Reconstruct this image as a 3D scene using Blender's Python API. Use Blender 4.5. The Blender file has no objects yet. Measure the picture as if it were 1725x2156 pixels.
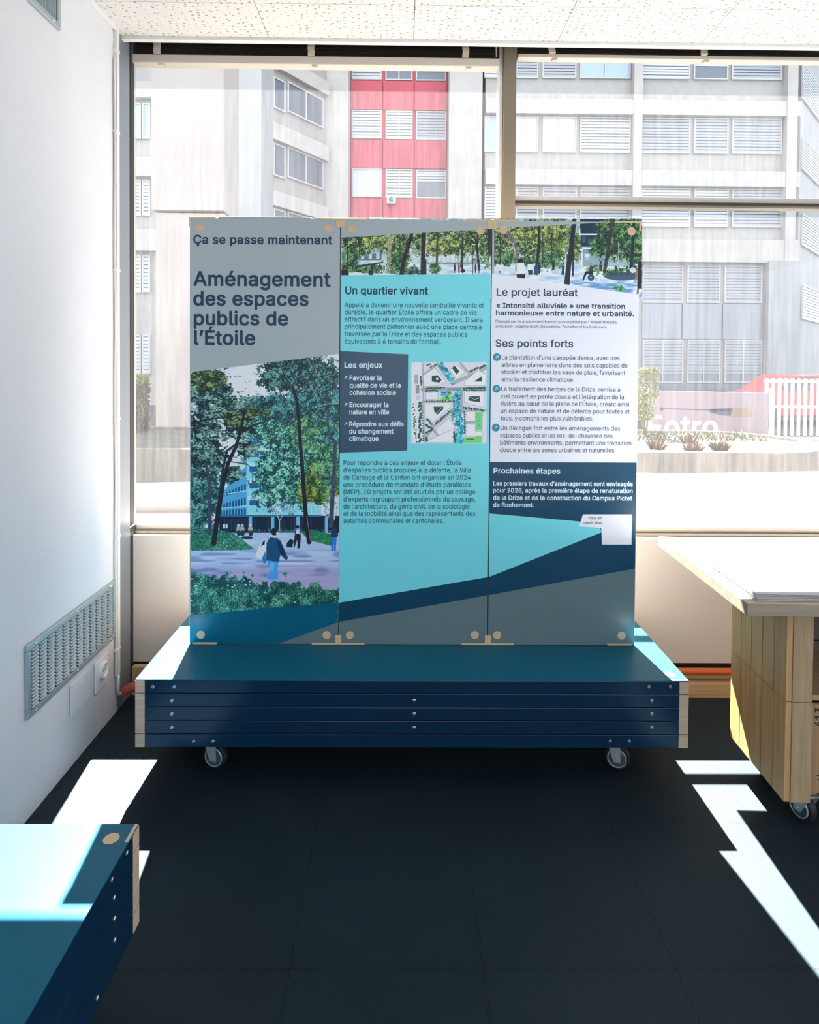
import bpy, bmesh, math, random
import numpy as np
from mathutils import Vector, Matrix, Euler

random.seed(7)
SC = bpy.context.scene
COL = SC.collection

# ---------------------------------------------------------------- camera, sky, sun, exposure
F, W, H = 1340.0, 1725.0, 2156.0
YAW, PITCH, ROLL, SY = -0.00964568, 0.02028368, 0.00759457, 286.475
CAM = Vector((0.0, 0.0, 1.56))
cam_data = bpy.data.cameras.new('camera')
cam = bpy.data.objects.new('camera', cam_data)
COL.objects.link(cam)
RM = Matrix.Rotation(YAW, 3, 'Z') @ Matrix.Rotation(math.pi / 2 - PITCH, 3, 'X') @ Matrix.Rotation(ROLL, 3, 'Z')
cam.matrix_world = Matrix.Translation(CAM) @ RM.to_4x4()
cam_data.sensor_fit = 'HORIZONTAL'
cam_data.sensor_width = 36.0
cam_data.lens = 36.0 * F / W
cam_data.shift_y = -SY / W
cam_data.clip_start = 0.05
cam_data.clip_end = 500
SC.camera = cam

SUN_E, SKY_E, EXPOSURE = 100.0, 2.2, 0.35
SUN_DIR = Vector((0.115, -1.0, -1.385))
world = bpy.data.worlds.new('sky')
SC.world = world
world.use_nodes = True
bg = world.node_tree.nodes['Background']
bg.inputs[0].default_value = (0.86, 0.93, 1.0, 1)
bg.inputs[1].default_value = SKY_E
sun_data = bpy.data.lights.new('sun', 'SUN')
sun_data.energy = SUN_E
sun_data.angle = math.radians(0.53)
sun_data.color = (1.0, 0.965, 0.92)
sun = bpy.data.objects.new('sun', sun_data)
COL.objects.link(sun)
sun.location = (-3, 12, 20)
sun.rotation_euler = SUN_DIR.to_track_quat('-Z', 'Y').to_euler()
SC.view_settings.view_transform = 'Standard'
SC.view_settings.look = 'None'
SC.view_settings.gamma = 1
SC.view_settings.use_curve_mapping = False
SC.view_settings.exposure = EXPOSURE
SC.cycles.use_denoising = True
SC.cycles.max_bounces = 10
SC.cycles.diffuse_bounces = 6
SC.cycles.transparent_max_bounces = 16
SC.cycles.sample_clamp_indirect = 12
SC.cycles.caustics_reflective = False
SC.cycles.caustics_refractive = False


def P(px, py, ax, val):
    """photo pixel -> point of the real plane coordinate[ax] == val"""
    d = RM @ Vector(((px - W / 2) / F, -(py - (H / 2 - SY)) / F, -1.0))
    t = (val - CAM[ax]) / d[ax]
    return CAM + d * t


# ---------------------------------------------------------------- materials
def lin(c):
    return tuple(((v / 255.0) / 12.92 if v / 255.0 <= 0.04045 else ((v / 255.0 + 0.055) / 1.055) ** 2.4) for v in c)


def mat(name, color, rough=0.6, metal=0.0, spec=0.5, bump=0.0, bscale=60.0, var=0.0, vscale=8.0, coat=0.0, stretch=None):
    m = bpy.data.materials.new(name)
    m.use_nodes = True
    nt = m.node_tree
    b = nt.nodes['Principled BSDF']
    b.inputs['Base Color'].default_value = (*color, 1)
    b.inputs['Roughness'].default_value = rough
    b.inputs['Metallic'].default_value = metal
    b.inputs['Specular IOR Level'].default_value = spec
    b.inputs['Coat Weight'].default_value = coat
    b.inputs['Coat Roughness'].default_value = 0.08
    if bump or var:
        tc = nt.nodes.new('ShaderNodeTexCoord')
        mp = nt.nodes.new('ShaderNodeMapping')
        nt.links.new(tc.outputs['Object'], mp.inputs[0])
        if stretch:
            mp.inputs['Scale'].default_value = stretch
    if var:
        n = nt.nodes.new('ShaderNodeTexNoise')
        n.inputs['Scale'].default_value = vscale
        n.inputs['Detail'].default_value = 5
        nt.links.new(mp.outputs[0], n.inputs['Vector'])
        r = nt.nodes.new('ShaderNodeMapRange')
        r.inputs[1].default_value = 0.3
        r.inputs[2].default_value = 0.7
        r.inputs[3].default_value = 1 - var
        r.inputs[4].default_value = 1 + var
        nt.links.new(n.outputs[0], r.inputs[0])
        mx = nt.nodes.new('ShaderNodeVectorMath')
        mx.operation = 'SCALE'
        mx.inputs[0].default_value = color
        nt.links.new(r.outputs[0], mx.inputs['Scale'])
        nt.links.new(mx.outputs[0], b.inputs['Base Color'])
    if bump:
        n2 = nt.nodes.new('ShaderNodeTexNoise')
        n2.inputs['Scale'].default_value = bscale
        n2.inputs['Detail'].default_value = 4
        nt.links.new(mp.outputs[0], n2.inputs['Vector'])
        bp = nt.nodes.new('ShaderNodeBump')
        bp.inputs['Strength'].default_value = bump
        bp.inputs['Distance'].default_value = 0.01
        nt.links.new(n2.outputs[0], bp.inputs['Height'])
        nt.links.new(bp.outputs[0], b.inputs['Normal'])
    return m


def floor_material():
    m = mat('charcoal_rubber_mat', (0.012, 0.0185, 0.025), rough=0.55, spec=0.16)
    nt = m.node_tree
    b = nt.nodes['Principled BSDF']
    tc = nt.nodes.new('ShaderNodeTexCoord')
    sep = nt.nodes.new('ShaderNodeSeparateXYZ')
    nt.links.new(tc.outputs['Object'], sep.inputs[0])

    def math_(op, a, bb=None, c=None):
        n = nt.nodes.new('ShaderNodeMath')
        n.operation = op
        for i, v in enumerate((a, bb, c)):
            if v is None:
                continue
            if isinstance(v, (int, float)):
                n.inputs[i].default_value = v
            else:
                nt.links.new(v, n.inputs[i])
        return n.outputs[0]

    def seam(along, across, off, tile):
        # zigzag joint of the puzzle-edged mats
        zig = math_('PINGPONG', along, 0.0167)
        zig = math_('SUBTRACT', zig, 0.00835)
        sq = math_('MULTIPLY', math_('SIGN', zig), 0.0022)
        pos = math_('ADD', math_('SUBTRACT', across, off), sq)
        d = math_('ABSOLUTE', math_('SUBTRACT', math_('WRAP', math_('ADD', pos, tile / 2), tile, 0.0), tile / 2))
        return math_('LESS_THAN', d, 0.0013)
    sx = seam(sep.outputs[1], sep.outputs[0], 0.046, 0.4985)
    sy_ = seam(sep.outputs[0], sep.outputs[1], 1.822, 0.5195)
    s = math_('MAXIMUM', sx, sy_)
    no = nt.nodes.new('ShaderNodeTexNoise')
    no.inputs['Scale'].default_value = 3.0
    no.inputs['Detail'].default_value = 6
    nt.links.new(tc.outputs['Object'], no.inputs['Vector'])
    sp = nt.nodes.new('ShaderNodeTexVoronoi')
    sp.inputs['Scale'].default_value = 9.0
    nt.links.new(tc.outputs['Object'], sp.inputs['Vector'])
    speck = math_('LESS_THAN', sp.outputs['Distance'], 0.013)
    var = math_('MULTIPLY_ADD', no.outputs[0], 0.7, 0.65)
    f1 = math_('MULTIPLY', var, math_('MULTIPLY_ADD', s, -0.75, 1.0))
    f2 = math_('MULTIPLY_ADD', speck, 6.0, f1)
    sc = nt.nodes.new('ShaderNodeVectorMath')
    sc.operation = 'SCALE'
    sc.inputs[0].default_value = (0.0105, 0.0205, 0.0285)
    nt.links.new(f2, sc.inputs['Scale'])
    nt.links.new(sc.outputs[0], b.inputs['Base Color'])
    n2 = nt.nodes.new('ShaderNodeTexNoise')
    n2.inputs['Scale'].default_value = 320
    nt.links.new(tc.outputs['Object'], n2.inputs['Vector'])
    hgt = math_('MULTIPLY_ADD', s, -1.0, math_('MULTIPLY', n2.outputs[0], 0.6))
    bp = nt.nodes.new('ShaderNodeBump')
    bp.inputs['Strength'].default_value = 0.35
    bp.inputs['Distance'].default_value = 0.003
    nt.links.new(hgt, bp.inputs['Height'])
    nt.links.new(bp.outputs[0], b.inputs['Normal'])
    return m


def ceiling_material():
    m = mat('perforated_ceiling_tile', (0.62, 0.60, 0.58), rough=0.9, spec=0.1)
    nt = m.node_tree
    b = nt.nodes['Principled BSDF']
    tc = nt.nodes.new('ShaderNodeTexCoord')
    mp = nt.nodes.new('ShaderNodeMapping')
    mp.inputs['Scale'].default_value = (0.75, 1.0, 1.0)
    nt.links.new(tc.outputs['Object'], mp.inputs[0])
    v = nt.nodes.new('ShaderNodeTexVoronoi')
    v.voronoi_dimensions = '2D'
    v.inputs['Scale'].default_value = 46
    v.inputs['Randomness'].default_value = 0.8
    nt.links.new(mp.outputs[0], v.inputs['Vector'])
    r = nt.nodes.new('ShaderNodeMath')
    r.operation = 'MULTIPLY'
    r.inputs[1].default_value = 0.17
    sepc = nt.nodes.new('ShaderNodeSeparateColor')
    nt.links.new(v.outputs['Color'], sepc.inputs[0])
    nt.links.new(sepc.outputs[0], r.inputs[0])
    ad = nt.nodes.new('ShaderNodeMath')
    ad.operation = 'ADD'
    ad.inputs[1].default_value = 0.05
    nt.links.new(r.outputs[0], ad.inputs[0])
    lt = nt.nodes.new('ShaderNodeMath')
    lt.operation = 'LESS_THAN'
    nt.links.new(v.outputs['Distance'], lt.inputs[0])
    nt.links.new(ad.outputs[0], lt.inputs[1])
    mix = nt.nodes.new('ShaderNodeMix')
    mix.data_type = 'RGBA'
    mix.inputs[6].default_value = (0.62, 0.60, 0.575, 1)
    mix.inputs[7].default_value = (0.34, 0.27, 0.20, 1)
    nt.links.new(lt.outputs[0], mix.inputs[0])
    nt.links.new(mix.outputs[2], b.inputs['Base Color'])
    return m


def wood_material(name, c1, c2, axis=2, scale=1.0, rough=0.55):
    m = mat(name, c1, rough=rough, spec=0.35)
    nt = m.node_tree
    b = nt.nodes['Principled BSDF']
    tc = nt.nodes.new('ShaderNodeTexCoord')
    mp = nt.nodes.new('ShaderNodeMapping')
    s = [38 * scale] * 3
    s[axis] = 1.8 * scale
    mp.inputs['Scale'].default_value = s
    nt.links.new(tc.outputs['Object'], mp.inputs[0])
    n = nt.nodes.new('ShaderNodeTexNoise')
    n.inputs['Scale'].default_value = 2.0
    n.inputs['Detail'].default_value = 6
    n.inputs['Distortion'].default_value = 0.6
    nt.links.new(mp.outputs[0], n.inputs['Vector'])
    cr = nt.nodes.new('ShaderNodeValToRGB')
    cr.color_ramp.elements[0].position = 0.3
    cr.color_ramp.elements[0].color = (*c2, 1)
    cr.color_ramp.elements[1].position = 0.68
    cr.color_ramp.elements[1].color = (*c1, 1)
    nt.links.new(n.outputs[0], cr.inputs[0])
    nt.links.new(cr.outputs[0], b.inputs['Base Color'])
    return m


def glass_material(name, haze):
    """window glass: clear, mirror-like at its surface, with dust and dried drips on it"""
    m = bpy.data.materials.new(name)
    m.use_nodes = True
    nt = m.node_tree
    nt.nodes.clear()
    out = nt.nodes.new('ShaderNodeOutputMaterial')
    tr = nt.nodes.new('ShaderNodeBsdfTransparent')
    tr.inputs[0].default_value = (0.95, 0.97, 0.97, 1)
    gl = nt.nodes.new('ShaderNodeBsdfGlossy')
    gl.inputs['Roughness'].default_value = 0.0
    # surface reflectance (Schlick), the same from both sides of the pane
    ge = nt.nodes.new('ShaderNodeNewGeometry')
    dt = nt.nodes.new('ShaderNodeVectorMath')
    dt.operation = 'DOT_PRODUCT'
    nt.links.new(ge.outputs['Normal'], dt.inputs[0])
    nt.links.new(ge.outputs['Incoming'], dt.inputs[1])
    prev = dt.outputs['Value']
    for op, v0, v1 in (('ABSOLUTE', None, None), ('SUBTRACT', 1.0, None), ('POWER', None, 5.0), ('MULTIPLY_ADD', None, 0.9)):
        nd = nt.nodes.new('ShaderNodeMath')
        nd.operation = op
        if v0 is not None:
            nd.inputs[0].default_value = v0
            nt.links.new(prev, nd.inputs[1])
        else:
            nt.links.new(prev, nd.inputs[0])
            if v1 is not None:
                nd.inputs[1].default_value = v1
        if op == 'MULTIPLY_ADD':
            nd.inputs[2].default_value = 0.013
        prev = nd.outputs[0]
    mx = nt.nodes.new('ShaderNodeMixShader')
    nt.links.new(prev, mx.inputs[0])
    nt.links.new(tr.outputs[0], mx.inputs[1])
    nt.links.new(gl.outputs[0], mx.inputs[2])
    tl = nt.nodes.new('ShaderNodeBsdfTranslucent')
    tl.inputs[0].default_value = (0.93, 0.9, 0.93, 1)
    tc = nt.nodes.new('ShaderNodeTexCoord')
    mp = nt.nodes.new('ShaderNodeMapping')
    mp.inputs['Scale'].default_value = (14, 1, 0.9)
    nt.links.new(tc.outputs['Object'], mp.inputs[0])
    n = nt.nodes.new('ShaderNodeTexNoise')
    n.inputs['Scale'].default_value = 3.0
    n.inputs['Detail'].default_value = 8
    n.inputs['Roughness'].default_value = 0.7
    nt.links.new(mp.outputs[0], n.inputs['Vector'])
    r = nt.nodes.new('ShaderNodeMapRange')
    r.inputs[1].default_value = 0.35
    r.inputs[2].default_value = 0.75
    r.inputs[3].default_value = haze * 0.6
    r.inputs[4].default_value = haze * 1.5
    nt.links.new(n.outputs[0], r.inputs[0])
    m2 = nt.nodes.new('ShaderNodeMixShader')
    nt.links.new(r.outputs[0], m2.inputs[0])
    nt.links.new(mx.outputs[0], m2.inputs[1])
    nt.links.new(tl.outputs[0], m2.inputs[2])
    nt.links.new(m2.outputs[0], out.inputs[0])
    return m


def attr_material(name, rough=0.35):
    m = mat(name, (0.5, 0.5, 0.5), rough=rough, spec=0.4)
    nt = m.node_tree
    a = nt.nodes.new('ShaderNodeAttribute')
    a.attribute_name = 'Col'
    nt.links.new(a.outputs['Color'], nt.nodes['Principled BSDF'].inputs['Base Color'])
    return m


M = {
    'floor': floor_material(),
    'ceiling': ceiling_material(),
    'stucco': mat('white_stucco', (0.66, 0.66, 0.69), rough=0.85, spec=0.2, bump=0.25, bscale=140),
    'white': mat('white_paint', (0.68, 0.67, 0.65), rough=0.5),
    'cream': mat('cream_panel', (0.60, 0.555, 0.52), rough=0.6, var=0.03, vscale=90),
    'jamb': mat('blue_grey_steel', (0.17, 0.19, 0.225), rough=0.45, bump=0.05),
    'brownsteel': mat('brown_anodised_frame', (0.16, 0.135, 0.10), rough=0.4, spec=0.5),
    'alu': mat('aged_aluminium', (0.42, 0.385, 0.35), rough=0.4, metal=0.3),
    'darkgap': mat('black_and_gap_shade', (0.02, 0.018, 0.017), rough=0.7),  # for black parts, and for gaps where it stands in for shade
    'glass': glass_material('dusty_window_glass', 0.006),
    'glass_dirty': glass_material('streaked_window_glass', 0.0065),
    'boardback': mat('raw_board_back', (0.26, 0.215, 0.175), rough=0.7),
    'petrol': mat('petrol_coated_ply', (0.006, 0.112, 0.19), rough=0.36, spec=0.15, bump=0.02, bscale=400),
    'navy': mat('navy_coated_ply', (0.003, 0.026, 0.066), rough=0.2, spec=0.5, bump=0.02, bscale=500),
    'ply': wood_material('pale_plywood', (0.62, 0.50, 0.37), (0.50, 0.38, 0.27), axis=0, scale=1.5),
    'plug': mat('raw_mdf_plug', (0.66, 0.48, 0.29), rough=0.75, var=0.08, vscale=200),
    'steel': mat('bright_steel', (0.72, 0.72, 0.72), rough=0.28, metal=1.0),
    'zinc': mat('zinc_plated_steel', (0.50, 0.56, 0.60), rough=0.35, metal=0.45),
    'rubber': mat('black_rubber', (0.012, 0.012, 0.014), rough=0.6),
    'hub': mat('grey_hub', (0.06, 0.10, 0.115), rough=0.3),
    'oak': wood_material('oak_planks', (0.60, 0.37, 0.165), (0.46, 0.265, 0.105), axis=2),
    'oakpost': wood_material('oak_post', (0.48, 0.34, 0.20), (0.36, 0.24, 0.13), axis=2),
    'tabletop': wood_material('birch_table_top', (0.40, 0.32, 0.245), (0.30, 0.23, 0.17), axis=0, scale=.8),
    'crate': wood_material('crate_pine', (0.42, 0.26, 0.13), (0.30, 0.17, 0.08), axis=2),
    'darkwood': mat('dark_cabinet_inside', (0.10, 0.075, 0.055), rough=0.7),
    'pine': wood_material('pine_board', (0.60, 0.42, 0.24), (0.48, 0.31, 0.16), axis=0),
    'paper': mat('white_paper', (0.42, 0.42, 0.44), rough=0.8, spec=0.2),
    'paper_grey': mat('grey_printed_paper', (0.55, 0.55, 0.57), rough=0.8, spec=0.2),
    'ink': mat('faded_ink', (0.35, 0.35, 0.38), rough=0.8),
    'vent': mat('grey_painted_grille', (0.34, 0.40, 0.43), rough=0.38, metal=0.35),
    'ventdark': mat('grille_void', (0.015, 0.02, 0.022), rough=0.8),
    'plastic': mat('white_plastic', (0.78, 0.78, 0.79), rough=0.35),
    'red_foam': mat('red_pipe_foam', (0.42, 0.085, 0.05), rough=0.7, bump=0.2, bscale=40),
    'orange_pipe': mat('orange_paint_pipe', (0.62, 0.12, 0.03), rough=0.45),
    'slat': mat('dark_bronze_slat', (0.035, 0.03, 0.024), rough=0.35, metal=0.3),
    'tape': mat('beige_ladder_tape', (0.52, 0.45, 0.36), rough=0.8),
    'rail': mat('beige_blind_rail', (0.50, 0.45, 0.40), rough=0.45),
    'chrome': mat('chrome', (0.8, 0.8, 0.8), rough=0.1, metal=1.0),
    # prints
    'p_grey': mat('printed_grey_field', (0.40, 0.455, 0.48), rough=0.32, spec=0.5),
    'p_pale': mat('printed_pale_field', (0.84, 0.85, 0.93), rough=0.34, spec=0.45),
    'p_cyan': mat('printed_cyan_field', (0.19, 0.74, 0.82), rough=0.34, spec=0.45),
    'p_navy': mat('printed_navy_field', (0.0, 0.052, 0.115), rough=0.28, spec=0.5),
    'p_reflect': mat('grey_field_teal_reflection', (0.13, 0.20, 0.215), rough=0.26, spec=0.5),  # grey field tinted teal: the platform's reflection is put into its colour
    'p_navy_lit': mat('navy_field_reflection_lit', (0.0, 0.115, 0.20), rough=0.26, spec=0.5),  # navy ribbon made brighter: the sunlit platform's reflection is in the colour
    'p_ink': mat('navy_ink', (0.003, 0.036, 0.08), rough=0.4),
    'p_light': mat('pale_ink', (0.70, 0.86, 0.92), rough=0.4),
    'p_bullet': mat('petrol_ink', (0.005, 0.25, 0.36), rough=0.4),
    'photo': attr_material('photo_print_surface'),
    # outside
    'concrete': mat('pale_concrete', (0.41, 0.38, 0.372), rough=0.9, var=0.07, vscale=1.3),
    'concrete_pink': mat('warm_concrete', (0.305, 0.278, 0.272), rough=0.9, var=0.08, vscale=0.8),
    'concrete_light': mat('light_concrete', (0.295, 0.30, 0.315), rough=0.9, var=0.05, vscale=0.8),
    'concrete_stained': mat('stained_concrete', (0.21, 0.185, 0.165), rough=0.9, var=0.4, vscale=2.2, stretch=(3, 3, 0.35)),
    'spandrel': mat('grey_spandrel', (0.335, 0.318, 0.31), rough=0.8, var=0.06, vscale=3),
    'red': mat('red_facade_panel', (0.44, 0.06, 0.095), rough=0.6, var=0.08, vscale=1.0),
    'winglass': mat('building_pane', (0.30, 0.38, 0.47), rough=0.08, spec=0.9),
    'winglass_mid': mat('building_pane_grey', (0.21, 0.225, 0.26), rough=0.1, spec=0.8),
    'winglass_dark': mat('building_pane_dark', (0.11, 0.13, 0.17), rough=0.1, spec=0.8),
    'winwhite': mat('white_roller_screen', (0.48, 0.50, 0.54), rough=0.5),
    'shutter': mat('grey_louvre', (0.31, 0.32, 0.355), rough=0.5),
    'shutter_l': mat('pale_louvre', (0.45, 0.465, 0.50), rough=0.5),
    'winframe': mat('grey_window_frame', (0.42, 0.41, 0.41), rough=0.5),
    'asphalt': mat('courtyard_asphalt', (0.04, 0.04, 0.042), rough=0.9, var=0.15, vscale=3),
    'soil': mat('dry_gravel', (0.10, 0.09, 0.07), rough=0.95, var=0.25, vscale=12),
    'parapet': mat('pale_parapet_render', (0.24, 0.22, 0.21), rough=0.9, var=0.06, vscale=4),
    'ledge': mat('outer_ledge_stone', (0.34, 0.31, 0.29), rough=0.9, var=0.15, vscale=9),
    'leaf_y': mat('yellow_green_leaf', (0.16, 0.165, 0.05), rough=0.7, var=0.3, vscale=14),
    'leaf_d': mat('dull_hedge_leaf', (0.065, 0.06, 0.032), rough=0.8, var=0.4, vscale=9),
    'leaf_p': mat('pale_grass', (0.10, 0.10, 0.06), rough=0.8, var=0.3, vscale=12),
    'tuft': mat('russet_grass', (0.10, 0.055, 0.022), rough=0.9, var=0.3, vscale=30),
    'bark': mat('twig_bark', (0.20, 0.15, 0.10), rough=0.9),
    'banner': mat('mauve_banner_cloth', (0.25, 0.19, 0.215), rough=0.7),
    'banner_white': mat('banner_white_ink', (0.60, 0.60, 0.63), rough=0.7),
    'banner_dark': mat('banner_dark_ink', (0.04, 0.05, 0.09), rough=0.7),
    'banner_tan': mat('banner_tan_ink', (0.22, 0.15, 0.11), rough=0.7),
    'carred': mat('car_red', (0.55, 0.03, 0.04), rough=0.25, coat=0.5),
    'carglass': mat('car_glass', (0.02, 0.025, 0.03), rough=0.05, spec=0.8),
    'acbox': mat('ac_casing', (0.55, 0.55, 0.56), rough=0.5),
}


# ---------------------------------------------------------------- mesh helpers
class MB:
    def __init__(self):
        self.v, self.f, self.m, self.mats = [], [], [], []

    def _mi(self, m):
        m = M[m] if isinstance(m, str) else m
        if m not in self.mats:
            self.mats.append(m)
        return self.mats.index(m)

    def add(self, verts, faces, m=None):
        k = len(self.v)
        self.v += [Vector(p) for p in verts]
        mi = self._mi(m) if m is not None else 0
        for f in faces:
            self.f.append([k + i for i in f])
            self.m.append(mi)
        return self

    def hexa(self, p, m=None):
        return self.add(p, [(0, 3, 2, 1), (4, 5, 6, 7), (0, 1, 5, 4), (1, 2, 6, 5), (2, 3, 7, 6), (3, 0, 4, 7)], m)

    def box(self, x0, x1, y0, y1, z0, z1, m=None):
        return self.hexa([(x0, y0, z0), (x1, y0, z0), (x1, y1, z0), (x0, y1, z0),
                          (x0, y0, z1), (x1, y0, z1), (x1, y1, z1), (x0, y1, z1)], m)

    def obox(self, o, u, n, s0, s1, d0, d1, z0, z1, m=None):
        """box along direction u, depth along n, up z"""
        def q(s, d, z):
            return (o[0] + u[0] * s + n[0] * d, o[1] + u[1] * s + n[1] * d, z)
        return self.hexa([q(s0, d0, z0), q(s1, d0, z0), q(s1, d1, z0), q(s0, d1, z0),
                          q(s0, d0, z1), q(s1, d0, z1), q(s1, d1, z1), q(s0, d1, z1)], m)

    def prism(self, pts, vec, m=None):
        """closed outline (3-D points) extruded by vec"""
        n = len(pts)
        vec = Vector(vec)
        a = [Vector(p) for p in pts]
        b = [p + vec for p in a]
        fs = [tuple(range(n - 1, -1, -1)), tuple(range(n, 2 * n))]
        for i in range(n):
            j = (i + 1) % n
            fs.append((i, j, n + j, n + i))
        return self.add(a + b, fs, m)

    def poly(self, pts, m=None):
        return self.add(pts, [tuple(range(len(pts)))], m)

    def cyl(self, a, b, r0, r1=None, n=16, m=None, caps=True):
        a, b = Vector(a), Vector(b)
        r1 = r0 if r1 is None else r1
        ax = (b - a).normalized()
        t = Vector((0, 0, 1)) if abs(ax.z) < .9 else Vector((1, 0, 0))
        e1 = ax.cross(t).normalized()
        e2 = ax.cross(e1)
        vs = []
        for c, r in ((a, r0), (b, r1)):
            for i in range(n):
                w = 2 * math.pi * i / n
                vs.append(c + e1 * (r * math.cos(w)) + e2 * (r * math.sin(w)))
        fs = [(i, (i + 1) % n, n + (i + 1) % n, n + i) for i in range(n)]
        if caps:
            fs += [tuple(range(n - 1, -1, -1)), tuple(range(n, 2 * n))]
        return self.add(vs, fs, m)

    def tube(self, pts, r, n=10, m=None):
        pts = [Vector(p) for p in pts]
        rings = []
        for i, p in enumerate(pts):
            d = (pts[min(i + 1, len(pts) - 1)] - pts[max(i - 1, 0)]).normalized()
            t = Vector((0, 0, 1)) if abs(d.z) < .9 else Vector((1, 0, 0))
            e1 = d.cross(t).normalized()
            e2 = d.cross(e1)
            rr = r[i] if isinstance(r, (list, tuple)) else r
            rings.append([p + e1 * rr * math.cos(2 * math.pi * k / n) + e2 * rr * math.sin(2 * math.pi * k / n) for k in range(n)])
        vs = [q for ring in rings for q in ring]
        fs = []
        for i in range(len(pts) - 1):
            for k in range(n):
                fs.append((i * n + k, i * n + (k + 1) % n, (i + 1) * n + (k + 1) % n, (i + 1) * n + k))
        fs += [tuple(range(n - 1, -1, -1)), tuple(range((len(pts) - 1) * n, len(pts) * n))]
        return self.add(vs, fs, m)

    def lathe(self, prof, origin, axis, n=24, m=None, caps=True):
        """prof = [(r, h)...] about axis"""
        o, ax = Vector(origin), Vector(axis).normalized()
        t = Vector((0, 0, 1)) if abs(ax.z) < .9 else Vector((1, 0, 0))
        e1 = ax.cross(t).normalized()
        e2 = ax.cross(e1)
        vs, fs = [], []
        for r, h in prof:
            for k in range(n):
                w = 2 * math.pi * k / n
                vs.append(o + ax * h + e1 * r * math.cos(w) + e2 * r * math.sin(w))
        for i in range(len(prof) - 1):
            for k in range(n):
                fs.append((i * n + k, i * n + (k + 1) % n, (i + 1) * n + (k + 1) % n, (i + 1) * n + k))
        if caps:
            fs += [tuple(range(n - 1, -1, -1)), tuple(range((len(prof) - 1) * n, len(prof) * n))]
        return self.add(vs, fs, m)

    def build(self, name, m=None, parent=None, bevel=0.0, smooth=False, fix=True):
        me = bpy.data.meshes.new(name)
        off = wloc(parent) if parent else Vector((0, 0, 0))
        if parent is None and self.v:
            lo = Vector([min(p[i] for p in self.v) for i in range(3)])
            hi = Vector([max(p[i] for p in self.v) for i in range(3)])
            off = Vector(((lo.x + hi.x) / 2, (lo.y + hi.y) / 2, lo.z))
        me.from_pydata([p - off for p in self.v], [], self.f)
        if self.mats:
            for mm in self.mats:
                me.materials.append(mm)
            me.polygons.foreach_set('material_index', self.m)
        else:
            me.materials.append(M[m] if isinstance(m, str) else m)
        if fix:
            bm = bmesh.new()
            bm.from_mesh(me)
            bmesh.ops.recalc_face_normals(bm, faces=bm.faces)
            bm.to_mesh(me)
            bm.free()
        if smooth:
            me.polygons.foreach_set('use_smooth', [True] * len(me.polygons))
        me.update()
        o = bpy.data.objects.new(name, me)
        COL.objects.link(o)
        if parent is None:
            o.location = off
        else:
            o.parent = parent
        if bevel:
            bv = o.modifiers.new('bevel', 'BEVEL')
            bv.width = bevel
            bv.segments = 2
            bv.limit_method = 'ANGLE'
        return o


def wloc(o):
    v = Vector((0, 0, 0))
    while o is not None:
        v += o.location
        o = o.parent
    return v


def box(x0, x1, y0, y1, z0, z1):
    return MB().box(x0, x1, y0, y1, z0, z1)


def tag(o, label=None, cat=None, group=None, kind=None):
    if label:
        o['label'] = label
    if cat:
        o['category'] = cat
    if group:
        o['group'] = group
    if kind:
        o['kind'] = kind
    return o


def thing(name, label, cat, loc, group=None):
    o = bpy.data.objects.new(name, None)
    o.empty_display_size = 0.1
    o.location = loc
    COL.objects.link(o)
    return tag(o, label, cat, group)


def struct(o, label=None):
    return tag(o, label, None, None, 'structure')


def children(o):
    return [c for c in COL.objects if c.parent == o]


def copy_tree(o, parent=None):
    c = o.copy()
    COL.objects.link(c)
    if parent is not None:
        c.parent = parent
    for ch in children(o):
        copy_tree(ch, c)
    return c


# ---------------------------------------------------------------- the room
RX0, RX1, RY0, RY1, RZ = -1.266, 4.6, -3.2, 3.06, 3.02
struct(box(RX0 - .2, RX1 + .2, RY0 - .2, 2.97, -.12, 0).build('floor', 'floor'), 'dark charcoal floor of puzzle-edged rubber mats')
struct(box(RX0 - .2, RX0, RY0, 2.82, 0, 3.3).build('wall_left', 'stucco'), 'white textured plaster wall on the left')
c = MB()
# ceiling tiles with narrow joints
xs = [-1.266] + [-.61 + .645 * k for k in range(9)]
ys = [2.875] + [2.6 - .62 * k for k in range(10)]
for i in range(len(xs) - 1):
    for j in range(len(ys) - 1):
        c.box(xs[i] + .0012, min(xs[i + 1], RX1) - .0012, max(ys[j + 1], RY0) + .0012, ys[j] - .0012, 3.005, 3.045)
c.box(RX0, RX1, RY0, 2.88, 3.045, 3.3)
struct(c.build('ceiling', 'ceiling'), 'white perforated ceiling tiles')
struct(MB().box(RX0, RX1, 2.872, 2.90, 2.991, 3.10).build('trim_1', 'white'), 'white trim along the ceiling edge')
# unseen rear and right walls, with window openings added to let in sky fill light
w = MB().box(RX0, RX1, RY0 - .2, RY0, 0, .35).box(RX0, RX1, RY0 - .2, RY0, 2.85, 3.3)
w.box(RX0, -1.1, RY0 - .2, RY0, .35, 2.85).box(4.4, RX1, RY0 - .2, RY0, .35, 2.85).box(1.6, 1.75, RY0 - .2, RY0, .35, 2.85)
struct(w.build('wall_rear', 'stucco'), 'white rear wall with openings added for sky fill light')
w = MB().box(RX1, RX1 + .2, RY0, 3.1, 0, .7).box(RX1, RX1 + .2, RY0, 3.1, 2.8, 3.3)
w.box(RX1, RX1 + .2, RY0, -2.8, .7, 2.8).box(RX1, RX1 + .2, 2.2, 3.1, .7, 2.8)
struct(w.build('wall_right', 'stucco'), 'white right wall with an opening added for sky fill light')
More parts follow.
